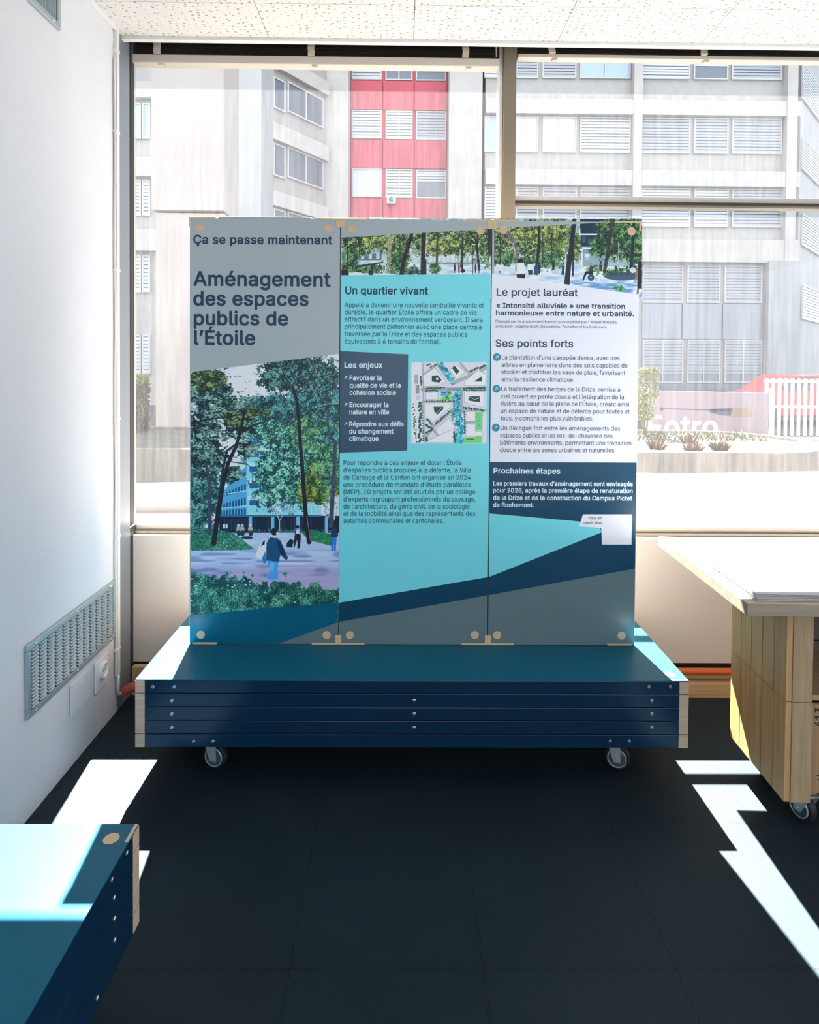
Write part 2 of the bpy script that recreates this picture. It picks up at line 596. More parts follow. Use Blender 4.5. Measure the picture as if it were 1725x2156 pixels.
# back: parapet core below the glass, lintel above
w = MB().box(RX0 - .2, RX1, 3.05, 3.16, -.1, .735).box(RX0 - .2, RX1, 3.06, 3.3, 3.16, 3.5).box(RX0 - .2, RX1, 2.88, 3.3, 3.38, 3.5)
w.box(RX0 - .2, RX0 - .07, 2.957, 3.12, -.1, 3.5)
struct(w.build('wall_back', 'cream'), 'cream parapet wall under the windows')
struct(MB().box(-1.272, RX1, 3.0, 3.02, .136, .737).build('trim_2', 'cream', bevel=.002), 'cream facing panel under the windows')
struct(MB().box(RX0, RX1, 3.03, 3.05, .0, .14).box(RX0 - .07, -1.273, 2.957, 3.05, .0, .78).build('trim_3', 'darkgap'), 'recess behind the facing panel, its shade put in as dark colour')  # near-black boxes stand in for the shade inside the open gap
struct(MB().box(-1.15, RX1, 2.938, 3.03, 0.0, .012).box(-1.15, RX1, 2.941, 3.03, .0125, .066).build('baseboard_back', 'pine', bevel=.002), 'pine boards along the foot of the parapet')
# blue-grey jamb between plaster and glass
struct(MB().box(RX0 - .2, RX0, 2.822, 2.957, 0, 3.4).build('trim_4', 'jamb'), 'blue grey steel jamb between wall and window')

# window 1 (left)
MX0, MX1 = .461, .519
fr = MB()
fr.box(-1.335, -1.302, 3.065, 3.11, .735, 3.16, 'alu')
fr.box(-1.335, -1.289, 3.02, 3.064, .735, 3.16, 'darkgap')
fr.box(-1.335, MX0, 3.045, 3.13, .752, .776, 'alu')
fr.box(-1.335, MX0, 3.03, 3.12, .736, .752, 'brownsteel')
fr.box(-1.335, MX0, 3.06, 3.12, 3.05, 3.16, 'alu')
fr.box(MX0 - .017, MX0 - .001, 3.03, 3.12, .752, 3.16, 'white')
win1 = struct(fr.build('window_1', bevel=.002), 'large left window with an aluminium frame')
struct(MB().box(-1.302, MX0 - .017, 3.083, 3.088, .776, 3.06).build('pane', 'glass', win1))
# window 2 (right)
fr = MB()
fr.box(MX0, MX1, 3.0, 3.12, .737, 3.16, 'brownsteel')
fr.box(MX1, RX1, 3.045, 3.13, .752, .776, 'alu')
fr.box(MX1, RX1, 3.03, 3.12, .736, .752, 'brownsteel')
fr.box(MX1, RX1, 3.07, 3.12, 3.05, 3.16, 'alu')
fr.box(2.72, 2.78, 3.0, 3.12, .737, 3.16, 'brownsteel')
win2 = struct(fr.build('window_2', bevel=.002), 'right window divided by a transom')
struct(MB().box(MX1, 2.72, 3.055, 3.12, 2.339, 2.363, 'alu').box(MX1, 2.72, 3.05, 3.11, 2.327, 2.339, 'darkgap').box(MX1, 2.72, 3.055, 3.11, 2.316, 2.327, 'brownsteel').build('transom', None, win2))
struct(MB().box(MX1, RX1, 3.065, 3.11, .995, 1.027).build('lower_rail', 'white', win2, bevel=.003))
struct(MB().box(MX1, 2.72, 3.083, 3.088, 2.36, 3.06).build('upper_pane', 'glass_dirty', win2))
struct(MB().box(MX1, 2.72, 3.083, 3.0865, .776, 2.317).build('lower_pane', 'glass_dirty', win2))
struct(MB().box(2.78, RX1, 3.083, 3.088, .776, 3.06).build('side_pane', 'glass', win2))


# ---------------------------------------------------------------- lettering
# outlines of a plain grotesque alphabet in three weights: character, advance | contour | contour ... in 1/1000 em
GLYPHS = {
    'regular': """
 188
(273|237,541 239,538 208,466 182,388 157,256 156,178 167,100 190,22 239,-98 175,-98 145,-44 101,82 89,154 86,202 90,280 112,388 142,478 173,538 177,542
)273|95,542 101,538 124,496 152,418 179,304 186,178 182,130 164,52 113,-74 95,-100 41,-100 34,-98 35,-92 95,58 110,118 118,196 114,274 95,370 65,466 34,538 41,542
,188|138,74 139,65 87,-121 36,-122 65,71 72,74
-453|334,248 340,240 340,190 334,184 118,184 111,186 112,247
.188|114,86 132,73 141,60 144,42 142,24 130,6 114,-4 96,-7 78,-5 61,6 49,24 47,42 50,60 60,75 78,87 96,90
0453|226,519 262,515 298,504 328,483 362,447 386,399 398,357 408,255 399,153 387,111 364,63 325,21 298,5 262,-7 226,-10 190,-6 154,5 128,21 94,58 66,111 54,153 45,255 55,357 67,399 91,447 125,483 154,503 190,515|239,453 226,456 184,446 166,433 145,405 119,333 113,255 118,177 143,105 178,67 214,56 226,54 268,63 286,76 310,105 335,177 340,249 334,333 310,401 290,429 274,442
1453|278,510 280,64 284,59 392,58 394,-2 74,-3 74,58 98,58 206,59 208,64 206,430 200,437 86,355 83,358 82,424 86,432 194,511
2453|260,515 296,505 326,487 356,458 377,418 383,388 382,346 366,298 308,220 165,64 170,61 386,61 392,55 392,-2 62,-3 62,50 278,283 308,328 316,364 312,400 296,427 266,448 224,456 188,450 156,430 135,394 128,359 68,359 63,364 68,406 86,448 110,477 140,498 182,515 206,518
4453|314,509 117,172 122,169 272,168 278,172 279,316 284,322 344,320 347,172 350,167 410,167 416,160 416,106 410,102 380,102 348,100 346,-2 284,-4 278,4 278,101 44,102 37,106 37,160 242,508 248,512 308,512
6453|320,512 325,507 191,309 236,317 278,312 306,303 338,283 364,255 384,213 391,171 391,129 383,99 365,63 338,31 302,7 266,-6 224,-10 182,-5 152,5 128,19 98,48 74,87 65,117 61,165 65,201 81,249 109,303 248,510|261,255 224,261 188,254 155,231 134,195 129,159 136,117 156,81 194,58 224,52 260,58 296,81 317,117 323,159 318,195 296,232
A480|278,511 466,-2 392,-2 342,136 200,138 136,136 86,-3 14,-3 14,4 197,508 206,512|237,436 160,208 164,203 236,202 314,203 318,208 242,432
C510|266,519 320,514 362,500 398,478 431,447 452,417 475,351 474,345 407,345 386,393 356,424 314,445 266,452 224,447 179,423 143,387 121,345 110,297 110,213 121,165 146,117 175,87 212,66 254,58 290,58 338,74 372,99 391,123 404,159 410,164 470,164 476,160 450,87 404,36 338,1 266,-10 224,-6 182,5 152,20 104,58 68,111 49,159 37,249 40,303 49,351 70,399 92,435 116,461 146,486 188,505 224,515
D502|268,509 340,488 388,456 425,412 446,370 462,304 465,256 451,154 436,118 400,66 352,28 310,10 250,-2 57,-2 56,508 64,512|221,448 130,448 128,442 128,64 136,61 250,63 286,71 332,94 351,112 374,148 391,202 395,256 394,292 380,346 347,400 318,424 292,437
E419|370,512 376,502 376,454 370,449 130,448 128,442 130,290 352,290 358,286 356,226 136,226 128,220 130,62 280,61 376,60 376,-3 57,-2 56,508 64,512
H517|460,509 460,-2 390,-2 388,227 136,228 128,226 127,-2 76,-4 58,-3 56,4 58,511 124,512 128,508 128,298 130,293 136,292 388,295 389,508 394,512 454,512
I300|269,512 272,508 272,454 269,449 191,448 186,442 186,70 191,61 269,60 272,52 272,-2 28,-2 29,60 107,61 114,64 114,442 113,448 29,450 28,508 35,512
L393|124,512 128,508 128,64 136,61 364,58 364,-2 298,-4 57,-2 56,508 64,512
M628|568,512 571,508 571,4 568,-3 501,-2 502,413 502,400 496,396 472,322 346,2 340,-4 284,-2 164,298 124,410 124,346 124,-2 57,-2 58,511 148,512 156,508 282,184 310,96 316,90 339,160 472,509 478,512
P445|268,509 304,503 334,490 370,462 395,424 411,364 406,300 392,262 370,233 330,202 286,187 130,181 128,64 127,-2 57,-2 56,508 64,512|137,448 130,448 128,442 130,247 244,246 280,253 304,268 316,276 328,292 339,322 340,358 336,382 316,418 303,430 256,447|119,238 113,232 113,190 120,190 122,196
R449|280,509 334,492 364,471 400,418 410,382 410,322 394,273 370,238 335,214 320,208 431,-2 350,-2 263,160 244,194 130,193 127,-2 57,-2 56,508 64,512|245,448 130,448 128,442 128,262 136,258 220,258 244,258 291,268 324,292 340,334 340,370 334,393 316,422 296,436|120,250 100,250 100,202 120,202
S447|282,512 330,494 372,460 397,415 402,376 336,375 323,409 288,441 252,453 204,453 168,445 137,421 121,391 122,355 133,337 162,315 312,268 367,235 400,193 410,163 411,127 404,91 388,61 354,25 294,-3 222,-12 156,-5 126,6 94,25 68,49 47,85 36,139 102,140 108,135 121,97 150,70 192,56 246,54 294,68 324,93 340,127 337,163 318,187 294,202 162,243 95,277 72,300 57,325 50,355 49,385 58,421 73,451 102,480 126,495 192,517
T449|420,509 420,454 414,448 264,448 260,442 260,-2 190,-2 190,154 190,442 186,448 30,450 28,508 36,512 414,512
U517|454,512 460,506 460,158 445,98 403,38 364,12 316,-5 256,-11 184,-1 154,11 114,38 81,80 67,110 57,170 56,440 58,512 124,512 128,506 128,176 131,146 148,109 178,78 220,60 256,56 298,60 340,79 366,104 386,146 390,182 390,506 394,512
V480|464,511 464,503 278,-3 206,-4 200,0 32,455 14,511 80,512 88,508 242,67 280,190 391,508 398,512
a389|215,386 263,376 299,354 326,319 339,277 340,1 335,-4 275,-2 273,37 269,43 257,25 233,7 197,-8 155,-12 125,-8 95,1 50,37 29,82 28,109 32,145 53,178 95,204 257,237 269,246 271,271 264,295 251,309 221,324 167,324 143,315 119,297 101,271 39,289 55,325 77,349 101,366 143,382|271,181 119,147 104,133 97,115 99,85 113,66 137,53 173,49 203,53 233,66 257,91 268,115
b424|111,512 118,506 119,344 123,333 144,356 177,379 219,387 261,385 303,370 337,344 365,308 379,278 392,224 393,170 385,116 363,65 339,32 309,11 273,-6 231,-11 195,-8 165,4 143,20 117,54 116,2 111,-3 51,-2 50,506 56,512|252,320 219,326 177,317 145,290 124,248 117,188 124,128 145,86 177,61 189,57 219,51 261,59 297,90 316,128 324,188 317,248 297,288 261,318
c396|230,386 284,372 314,353 338,329 365,278 358,272 302,259 288,284 266,309 236,322 206,326 176,322 149,308 127,284 113,260 102,212 102,164 110,122 126,92 164,59 212,51 242,56 268,68 290,92 302,119 365,104 365,98 344,55 308,19 266,-2 206,-11 146,-1 114,14 79,44 55,80 40,116 31,188 36,242 62,308 104,355 156,380
d424|369,512 376,506 375,2 369,-4 315,-3 310,2 309,51 261,6 225,-9 195,-11 165,-10 123,6 81,38 59,68 42,110 32,170 33,230 45,278 59,308 87,344 119,368 165,386 207,387 243,380 279,358 303,330 307,506 314,512|236,320 207,326 165,319 129,290 108,248 100,188 109,128 129,88 159,62 174,56 207,51 243,58 279,87 300,128 308,188 300,248 279,290 249,315
e404|213,387 249,383 279,371 313,350 336,326 355,296 367,260 374,170 369,166 105,166 102,158 105,128 128,86 153,64 189,52 231,52 261,60 279,72 303,107 339,101 363,95 368,92 367,86 351,54 315,18 261,-6 213,-11 159,-5 129,6 90,32 58,74 40,116 34,146 32,206 41,260 59,302 105,355 154,380|195,326 165,320 138,302 122,284 108,254 104,230 105,225 201,224 297,225 301,230 295,266 273,299 249,317 225,325|95,212 87,218 78,212 78,176 87,173 92,176
f254|232,527 246,520 229,466 196,470 172,467 155,454 149,442 148,384 227,382 232,376 231,328 226,324 148,322 146,4 142,-3 106,-4 82,-4 78,4 77,322 4,325 2,376 9,382 76,383 80,460 94,489 112,509 160,530 208,532
g425|195,387 231,385 255,376 282,357 309,327 312,381 369,382 375,376 376,-9 370,-57 352,-93 315,-127 267,-147 207,-154 153,-149 117,-137 75,-108 48,-69 87,-45 99,-38 105,-41 135,-72 171,-90 219,-93 273,-76 294,-57 305,-33 307,51 303,60 273,25 231,6 165,4 111,24 77,51 60,75 39,121 33,153 35,243 46,279 68,321 89,345 123,371 153,382|231,321 201,326 165,319 126,285 108,249 100,195 108,135 129,96 165,69 177,67 207,63 244,69 283,99 303,141 308,195 299,255 279,291 249,316
h410|117,509 118,340 123,335 129,346 147,363 183,381 225,387 261,384 297,371 321,353 349,310 359,268 360,-2 294,-2 292,244 285,274 281,286 267,304 255,314 225,324 189,323 165,315 142,298 129,280 123,262 118,226 117,-2 50,-2 50,508 57,512 111,512
i167|87,526 116,514 129,484 117,454 87,441 76,442 51,453 38,484 52,514|111,382 118,376 117,2 111,-4 57,-4 51,-3 50,4 50,376 56,382
j167|96,523 115,515 128,479 114,452 84,440 73,443 49,455 38,485 53,515 84,527|114,382 117,377 115,-55 105,-91 78,-124 48,-140 -12,-146 -12,-85 18,-81 34,-73 43,-61 49,-37 49,377 54,382
k381|117,509 118,220 123,219 279,379 285,382 357,382 362,376 207,214 340,46 375,-2 291,-2 153,172 118,136 117,-2 50,-2 50,508 57,512 111,512
l189|111,512 118,506 118,98 126,62 135,57 172,56 184,2 141,-5 124,-4 99,0 76,14 58,38 50,74 50,506 56,512
m610|447,389 471,385 507,370 533,346 554,304 560,268 559,-2 493,-2 490,274 483,293 471,309 441,323 399,325 369,312 351,292 341,268 339,4 333,-4 271,-2 269,232 268,280 261,295 243,314 225,323 195,326 171,322 147,309 129,286 120,262 117,-2 51,-3 51,382 112,382 116,376 117,328 141,360 177,382 219,389 255,384 288,364 315,324 321,326 341,352 369,373 399,385
n410|267,383 297,371 322,352 351,304 359,268 360,4 357,-3 294,-2 292,244 284,280 273,298 249,316 225,324 195,324 159,312 142,298 129,280 121,256 118,226 117,-2 50,-2 51,382 112,382 116,376 117,324 129,346 147,363 183,381 225,387
o415|212,387 272,377 302,362 335,332 362,292 374,260 384,188 374,116 362,84 336,44 302,14 272,0 200,-10 140,1 114,14 79,44 55,80 42,110 31,188 41,260 52,290 80,332 115,362 140,376|237,320 206,326 164,317 131,290 108,242 100,188 109,128 134,81 164,59 182,55 206,50 254,61 284,86 307,128 315,188 306,248 279,296 254,315
p424|261,384 291,376 327,354 356,323 378,281 388,245 393,191 388,131 373,83 347,41 315,14 285,-2 255,-10 219,-11 189,-7 164,5 123,45 118,41 118,-91 117,-145 50,-145 50,377 57,382 111,382 116,377 117,324 147,360 183,381 243,387|236,323 219,326 183,319 142,287 125,251 117,191 125,125 142,89 180,59 205,53 219,51 261,59 297,89 317,131 324,185 317,245 298,287 261,318
q424|224,384 236,383 272,364 308,323 310,377 314,382 368,382 376,377 375,-145 308,-145 308,-31 308,35 302,46 261,5 236,-7 206,-11 164,-9 110,12 74,46 52,83 36,131 31,191 36,245 46,281 68,323 98,355 134,377 182,387|220,323 206,326 164,319 128,289 110,251 100,191 108,131 128,89 164,58 188,54 206,51 242,58 282,89 299,125 308,185 299,251 282,287 246,317
r259|243,387 246,382 246,322 243,319 201,321 165,313 143,298 125,274 118,232 117,-2 51,-3 50,46 51,382 112,382 116,376 117,332 129,351 159,376 189,386
s365|196,387 232,383 280,361 308,332 327,290 322,286 268,274 250,302 226,322 196,328 166,327 142,319 122,302 113,284 115,260 124,248 143,236 244,209 290,188 324,152 334,104 325,62 291,20 238,-5 184,-11 154,-8 124,-4 82,15 49,50 34,96 94,110 109,80 118,70 142,55 172,50 226,57 244,67 259,86 261,116 240,140 220,149 106,182 70,205 47,248 44,278 49,308 78,350 124,378
t227|124,474 130,468 130,384 202,382 207,378 205,324 136,324 130,318 131,78 137,66 148,58 202,57 216,6 214,-1 172,-7 136,-4 112,4 82,27 70,48 62,96 62,318 58,323 4,324 2,330 4,381 61,384 64,474
u410|357,382 360,377 360,5 357,-3 297,-3 291,55 267,21 231,1 177,-8 135,-2 105,13 72,47 56,83 50,137 50,251 51,381 111,382 117,378 118,131 132,89 165,59 201,54 237,61 263,77 280,101 292,143 292,377 297,382
v389|369,382 374,376 225,-4 165,-4 159,0 33,327 15,381 81,382 87,379 195,72 218,148 303,382|197,40 195,44 190,28 195,24 200,28
w567|543,382 548,376 429,-3 366,-2 285,293 202,-2 135,-2 40,310 21,381 87,382 91,376 171,86 189,166 249,380 316,382 320,376 393,100 399,92 477,380
x379|349,382 354,376 230,190 361,-2 283,-1 187,147 94,-2 31,-4 19,-3 20,4 149,196 27,376 31,382 103,380 187,244 193,242 277,378 283,382|194,220 184,214 193,210 198,214|167,196 163,201 162,190 166,190|194,178 181,178 183,172 187,164 195,172
y389|369,382 373,375 201,-75 172,-117 141,-139 105,-147 44,-141 57,-86 63,-83 99,-86 123,-75 141,-51 159,-3 105,139 15,381 87,380 195,72 218,147 303,381|197,39 195,44 190,27 195,24 200,27
z380|328,382 334,382 336,376 335,328 137,64 142,60 340,59 342,-2 46,-4 39,-2 40,50 245,316 46,320 46,382
É419|310,659 244,557 190,555 189,562 238,662 304,662|370,512 376,502 376,454 370,449 130,448 128,442 130,290 352,290 358,286 356,226 136,226 128,220 130,62 280,61 376,60 376,-3 57,-2 56,508 64,512
à389|167,532 218,427 167,426 158,433 96,529 101,532|215,386 263,376 299,354 326,319 339,277 340,1 335,-4 275,-2 273,37 269,43 257,25 233,7 197,-8 155,-12 125,-8 95,1 50,37 29,82 28,109 32,145 53,178 95,204 257,237 269,246 271,271 264,295 251,309 221,324 167,324 143,315 119,297 101,271 39,289 55,325 77,349 101,366 143,382|271,181 119,147 104,133 97,115 99,85 113,66 137,53 173,49 203,53 233,66 257,91 268,115
â389|221,530 302,433 239,432 191,487 185,485 173,469 143,434 137,432 83,434 77,440 156,529 161,532|215,386 263,376 299,354 326,319 339,277 340,1 335,-4 275,-2 273,37 269,43 257,25 233,7 197,-8 155,-12 125,-8 95,1 50,37 29,82 28,109 32,145 53,178 95,204 257,237 269,246 271,271 264,295 251,309 221,324 167,324 143,315 119,297 101,271 39,289 55,325 77,349 101,366 143,382|271,181 119,147 104,133 97,115 99,85 113,66 137,53 173,49 203,53 233,66 257,91 268,115
è404|183,532 233,428 183,426 171,436 111,530|213,387 249,383 279,371 313,350 336,326 355,296 367,260 374,170 369,166 105,166 102,158 105,128 128,86 153,64 189,52 231,52 261,60 279,72 303,107 339,101 363,95 368,92 367,86 351,54 315,18 261,-6 213,-11 159,-5 129,6 90,32 58,74 40,116 34,146 32,206 41,260 59,302 105,355 154,380|195,326 165,320 138,302 122,284 108,254 104,230 105,225 201,224 297,225 301,230 295,266 273,299 249,317 225,325|95,212 87,218 78,212 78,176 87,173 92,176
é404|291,532 295,530 294,524 231,428 177,426 174,428 176,434 222,530|213,387 249,383 279,371 313,350 336,326 355,296 367,260 374,170 369,166 105,166 102,158 105,128 128,86 153,64 189,52 231,52 261,60 279,72 303,107 339,101 363,95 368,92 367,86 351,54 315,18 261,-6 213,-11 159,-5 129,6 90,32 58,74 40,116 34,146 32,206 41,260 59,302 105,355 154,380|195,326 165,320 138,302 122,284 108,254 104,230 105,225 201,224 297,225 301,230 295,266 273,299 249,317 225,325|95,212 87,218 78,212 78,176 87,173 92,176
œ694|500,387 536,383 566,373 602,351 627,326 645,296 656,260 664,170 656,166 392,166 395,128 413,92 440,66 482,52 524,52 548,59 566,70 596,108 656,93 656,86 638,52 602,16 548,-7 500,-11 452,-6 422,4 397,20 380,32 350,66 336,44 302,14 272,0 206,-11 146,-1 116,12 79,44 55,80 40,116 31,188 41,260 52,290 80,332 116,364 146,378 206,387 272,377 302,362 335,332 350,310 392,354 440,379|528,320 482,326 458,321 428,303 411,284 394,248 393,230 398,225 452,224 584,225 590,230 584,266 565,296 542,316|237,320 206,326 164,317 131,290 108,242 100,188 109,128 134,81 164,59 182,55 206,50 254,61 284,86 307,128 315,188 306,248 279,296 254,315|609,212 602,216 601,212 602,209
’177|152,511 101,316 50,315 78,508 86,512
""",
    'semi': """
 188
L393|130,521 138,508 138,76 142,70 364,70 374,58 371,-8 358,-13 292,-13 58,-13 47,-2 47,508 52,519 58,522
S447|276,524 336,502 378,468 407,415 414,379 409,367 330,367 315,403 282,433 252,443 204,444 174,436 144,415 130,385 132,355 141,343 168,323 318,275 372,243 411,193 420,163 421,121 412,85 396,56 354,13 294,-13 222,-22 162,-15 120,-2 84,20 61,43 39,79 25,133 28,145 36,150 108,149 117,139 129,103 156,78 198,65 240,63 288,76 318,101 331,133 327,163 312,179 288,194 156,235 90,269 66,293 49,319 40,355 41,391 49,427 66,457 96,487 120,503 192,527
a389|233,392 269,383 311,356 334,325 347,283 347,-7 335,-13 275,-13 265,-5 263,17 233,-4 197,-17 155,-22 125,-18 89,-7 42,31 20,79 18,121 24,151 47,186 95,215 258,247 262,271 256,289 245,302 215,316 167,314 143,304 126,289 110,265 101,261 35,279 28,289 48,331 71,357 101,377 143,391 215,396|262,163 257,168 251,167 125,139 113,130 106,115 107,91 119,73 143,62 173,59 197,62 227,74 246,91 258,115
e404|249,393 279,382 321,356 344,332 362,302 378,254 383,164 369,156 117,156 112,152 116,128 135,93 159,72 189,62 231,61 255,67 273,80 294,110 303,118 369,103 376,98 377,86 357,46 318,8 263,-16 207,-21 153,-13 123,-2 87,22 53,62 32,110 24,146 22,206 31,260 55,314 93,359 153,390 207,397|227,314 195,317 171,311 147,298 130,278 115,248 114,236 171,234 290,236 284,266 268,290 249,307
f254|220,539 249,532 255,526 238,462 226,455 196,460 166,452 158,436 158,394 237,388 241,376 240,322 232,315 160,314 157,310 155,-2 148,-11 118,-13 76,-12 68,-2 68,310 64,314 -2,316 -7,328 -7,382 4,392 67,394 72,466 84,490 106,516 160,540
i167|93,534 124,520 139,484 123,446 81,430 45,445 28,484 45,522 81,537|117,392 123,388 127,376 127,-2 117,-13 51,-13 40,-2 40,382 51,392
j167|90,535 123,521 138,479 120,444 78,431 42,448 28,485 44,521 78,536|120,390 127,377 125,-55 113,-97 84,-131 48,-150 -12,-156 -23,-145 -23,-85 -12,-74 12,-72 25,-67 35,-55 39,-37 41,383 54,392
l189|117,522 123,518 127,506 127,98 135,68 171,67 180,62 194,2 183,-10 141,-15 117,-12 93,-8 69,8 50,32 40,74 40,512 51,522
n410|249,395 267,393 307,376 330,358 359,310 368,268 367,-8 357,-13 297,-13 285,-8 283,-2 282,244 273,281 249,306 219,315 189,313 153,296 137,274 127,226 127,4 123,-9 111,-13 51,-13 40,-2 40,382 51,392 117,391 125,382 125,364 129,359 147,374 183,391 225,397
o415|236,393 272,387 302,373 344,336 371,296 382,266 393,182 383,110 371,80 338,33 308,7 274,-10 206,-21 182,-17 140,-9 115,2 72,38 44,79 32,110 21,188 33,266 44,296 74,341 110,371 140,386 206,397|219,314 206,317 170,309 140,287 118,242 109,188 117,134 138,92 167,68 192,62 206,59 242,66 272,87 299,134 305,182 298,242 276,284 248,307
p424|249,396 291,386 328,365 367,323 388,281 398,245 403,191 398,131 381,77 357,39 321,6 291,-10 261,-19 219,-21 189,-16 159,-3 129,26 127,-79 127,-145 123,-152 111,-156 51,-156 40,-145 41,383 51,392 117,391 124,383 125,359 129,353 146,371 183,391|248,311 219,317 183,309 150,281 133,245 126,191 133,131 150,95 183,68 194,65 219,60 255,67 290,95 307,131 315,191 307,245 290,281 261,306
r259|249,395 256,382 255,316 243,309 201,312 171,306 147,289 134,268 127,232 124,-8 111,-13 51,-13 43,-8 40,4 40,382 51,392 117,391 125,382 129,363 153,383 189,396
s365|226,393 244,389 292,363 316,336 335,296 334,282 322,276 262,265 243,296 220,313 196,319 172,318 148,311 130,298 123,284 124,266 132,254 148,244 250,217 298,194 328,163 334,152 344,104 336,62 298,14 238,-15 184,-21 136,-15 118,-12 76,8 41,44 23,92 28,104 88,119 100,118 124,77 148,64 172,59 220,65 232,71 249,86 252,110 241,128 220,139 100,174 64,198 37,248 34,272 38,308 70,356 118,386 184,397
t227|130,483 139,474 139,396 142,392 208,391 217,378 214,318 202,314 140,312 141,78 154,66 208,65 215,54 225,6 220,-9 172,-17 136,-14 106,-4 76,20 62,42 52,96 51,312 4,314 -7,324 -6,384 4,392 46,392 52,396 52,468 56,480 64,484
u410|363,390 370,377 370,-1 363,-11 291,-11 285,-1 284,17 279,20 237,-8 183,-18 129,-10 99,5 64,41 48,77 40,137 40,269 41,383 51,392 111,392 123,388 127,377 127,131 140,95 171,68 201,63 237,71 255,84 273,107 283,143 284,383 297,392
é404|303,537 303,521 237,421 225,416 171,417 165,424 165,434 214,536 225,542 291,542|249,393 279,382 321,356 344,332 362,302 378,254 383,164 369,156 117,156 112,152 116,128 135,93 159,72 189,62 231,61 255,67 273,80 294,110 303,118 369,103 376,98 377,86 357,46 318,8 263,-16 207,-21 153,-13 123,-2 87,22 53,62 32,110 24,146 22,206 31,260 55,314 93,359 153,390 207,397|227,314 195,317 171,311 147,298 130,278 115,248 114,236 171,234 290,236 284,266 268,290 249,307
""",
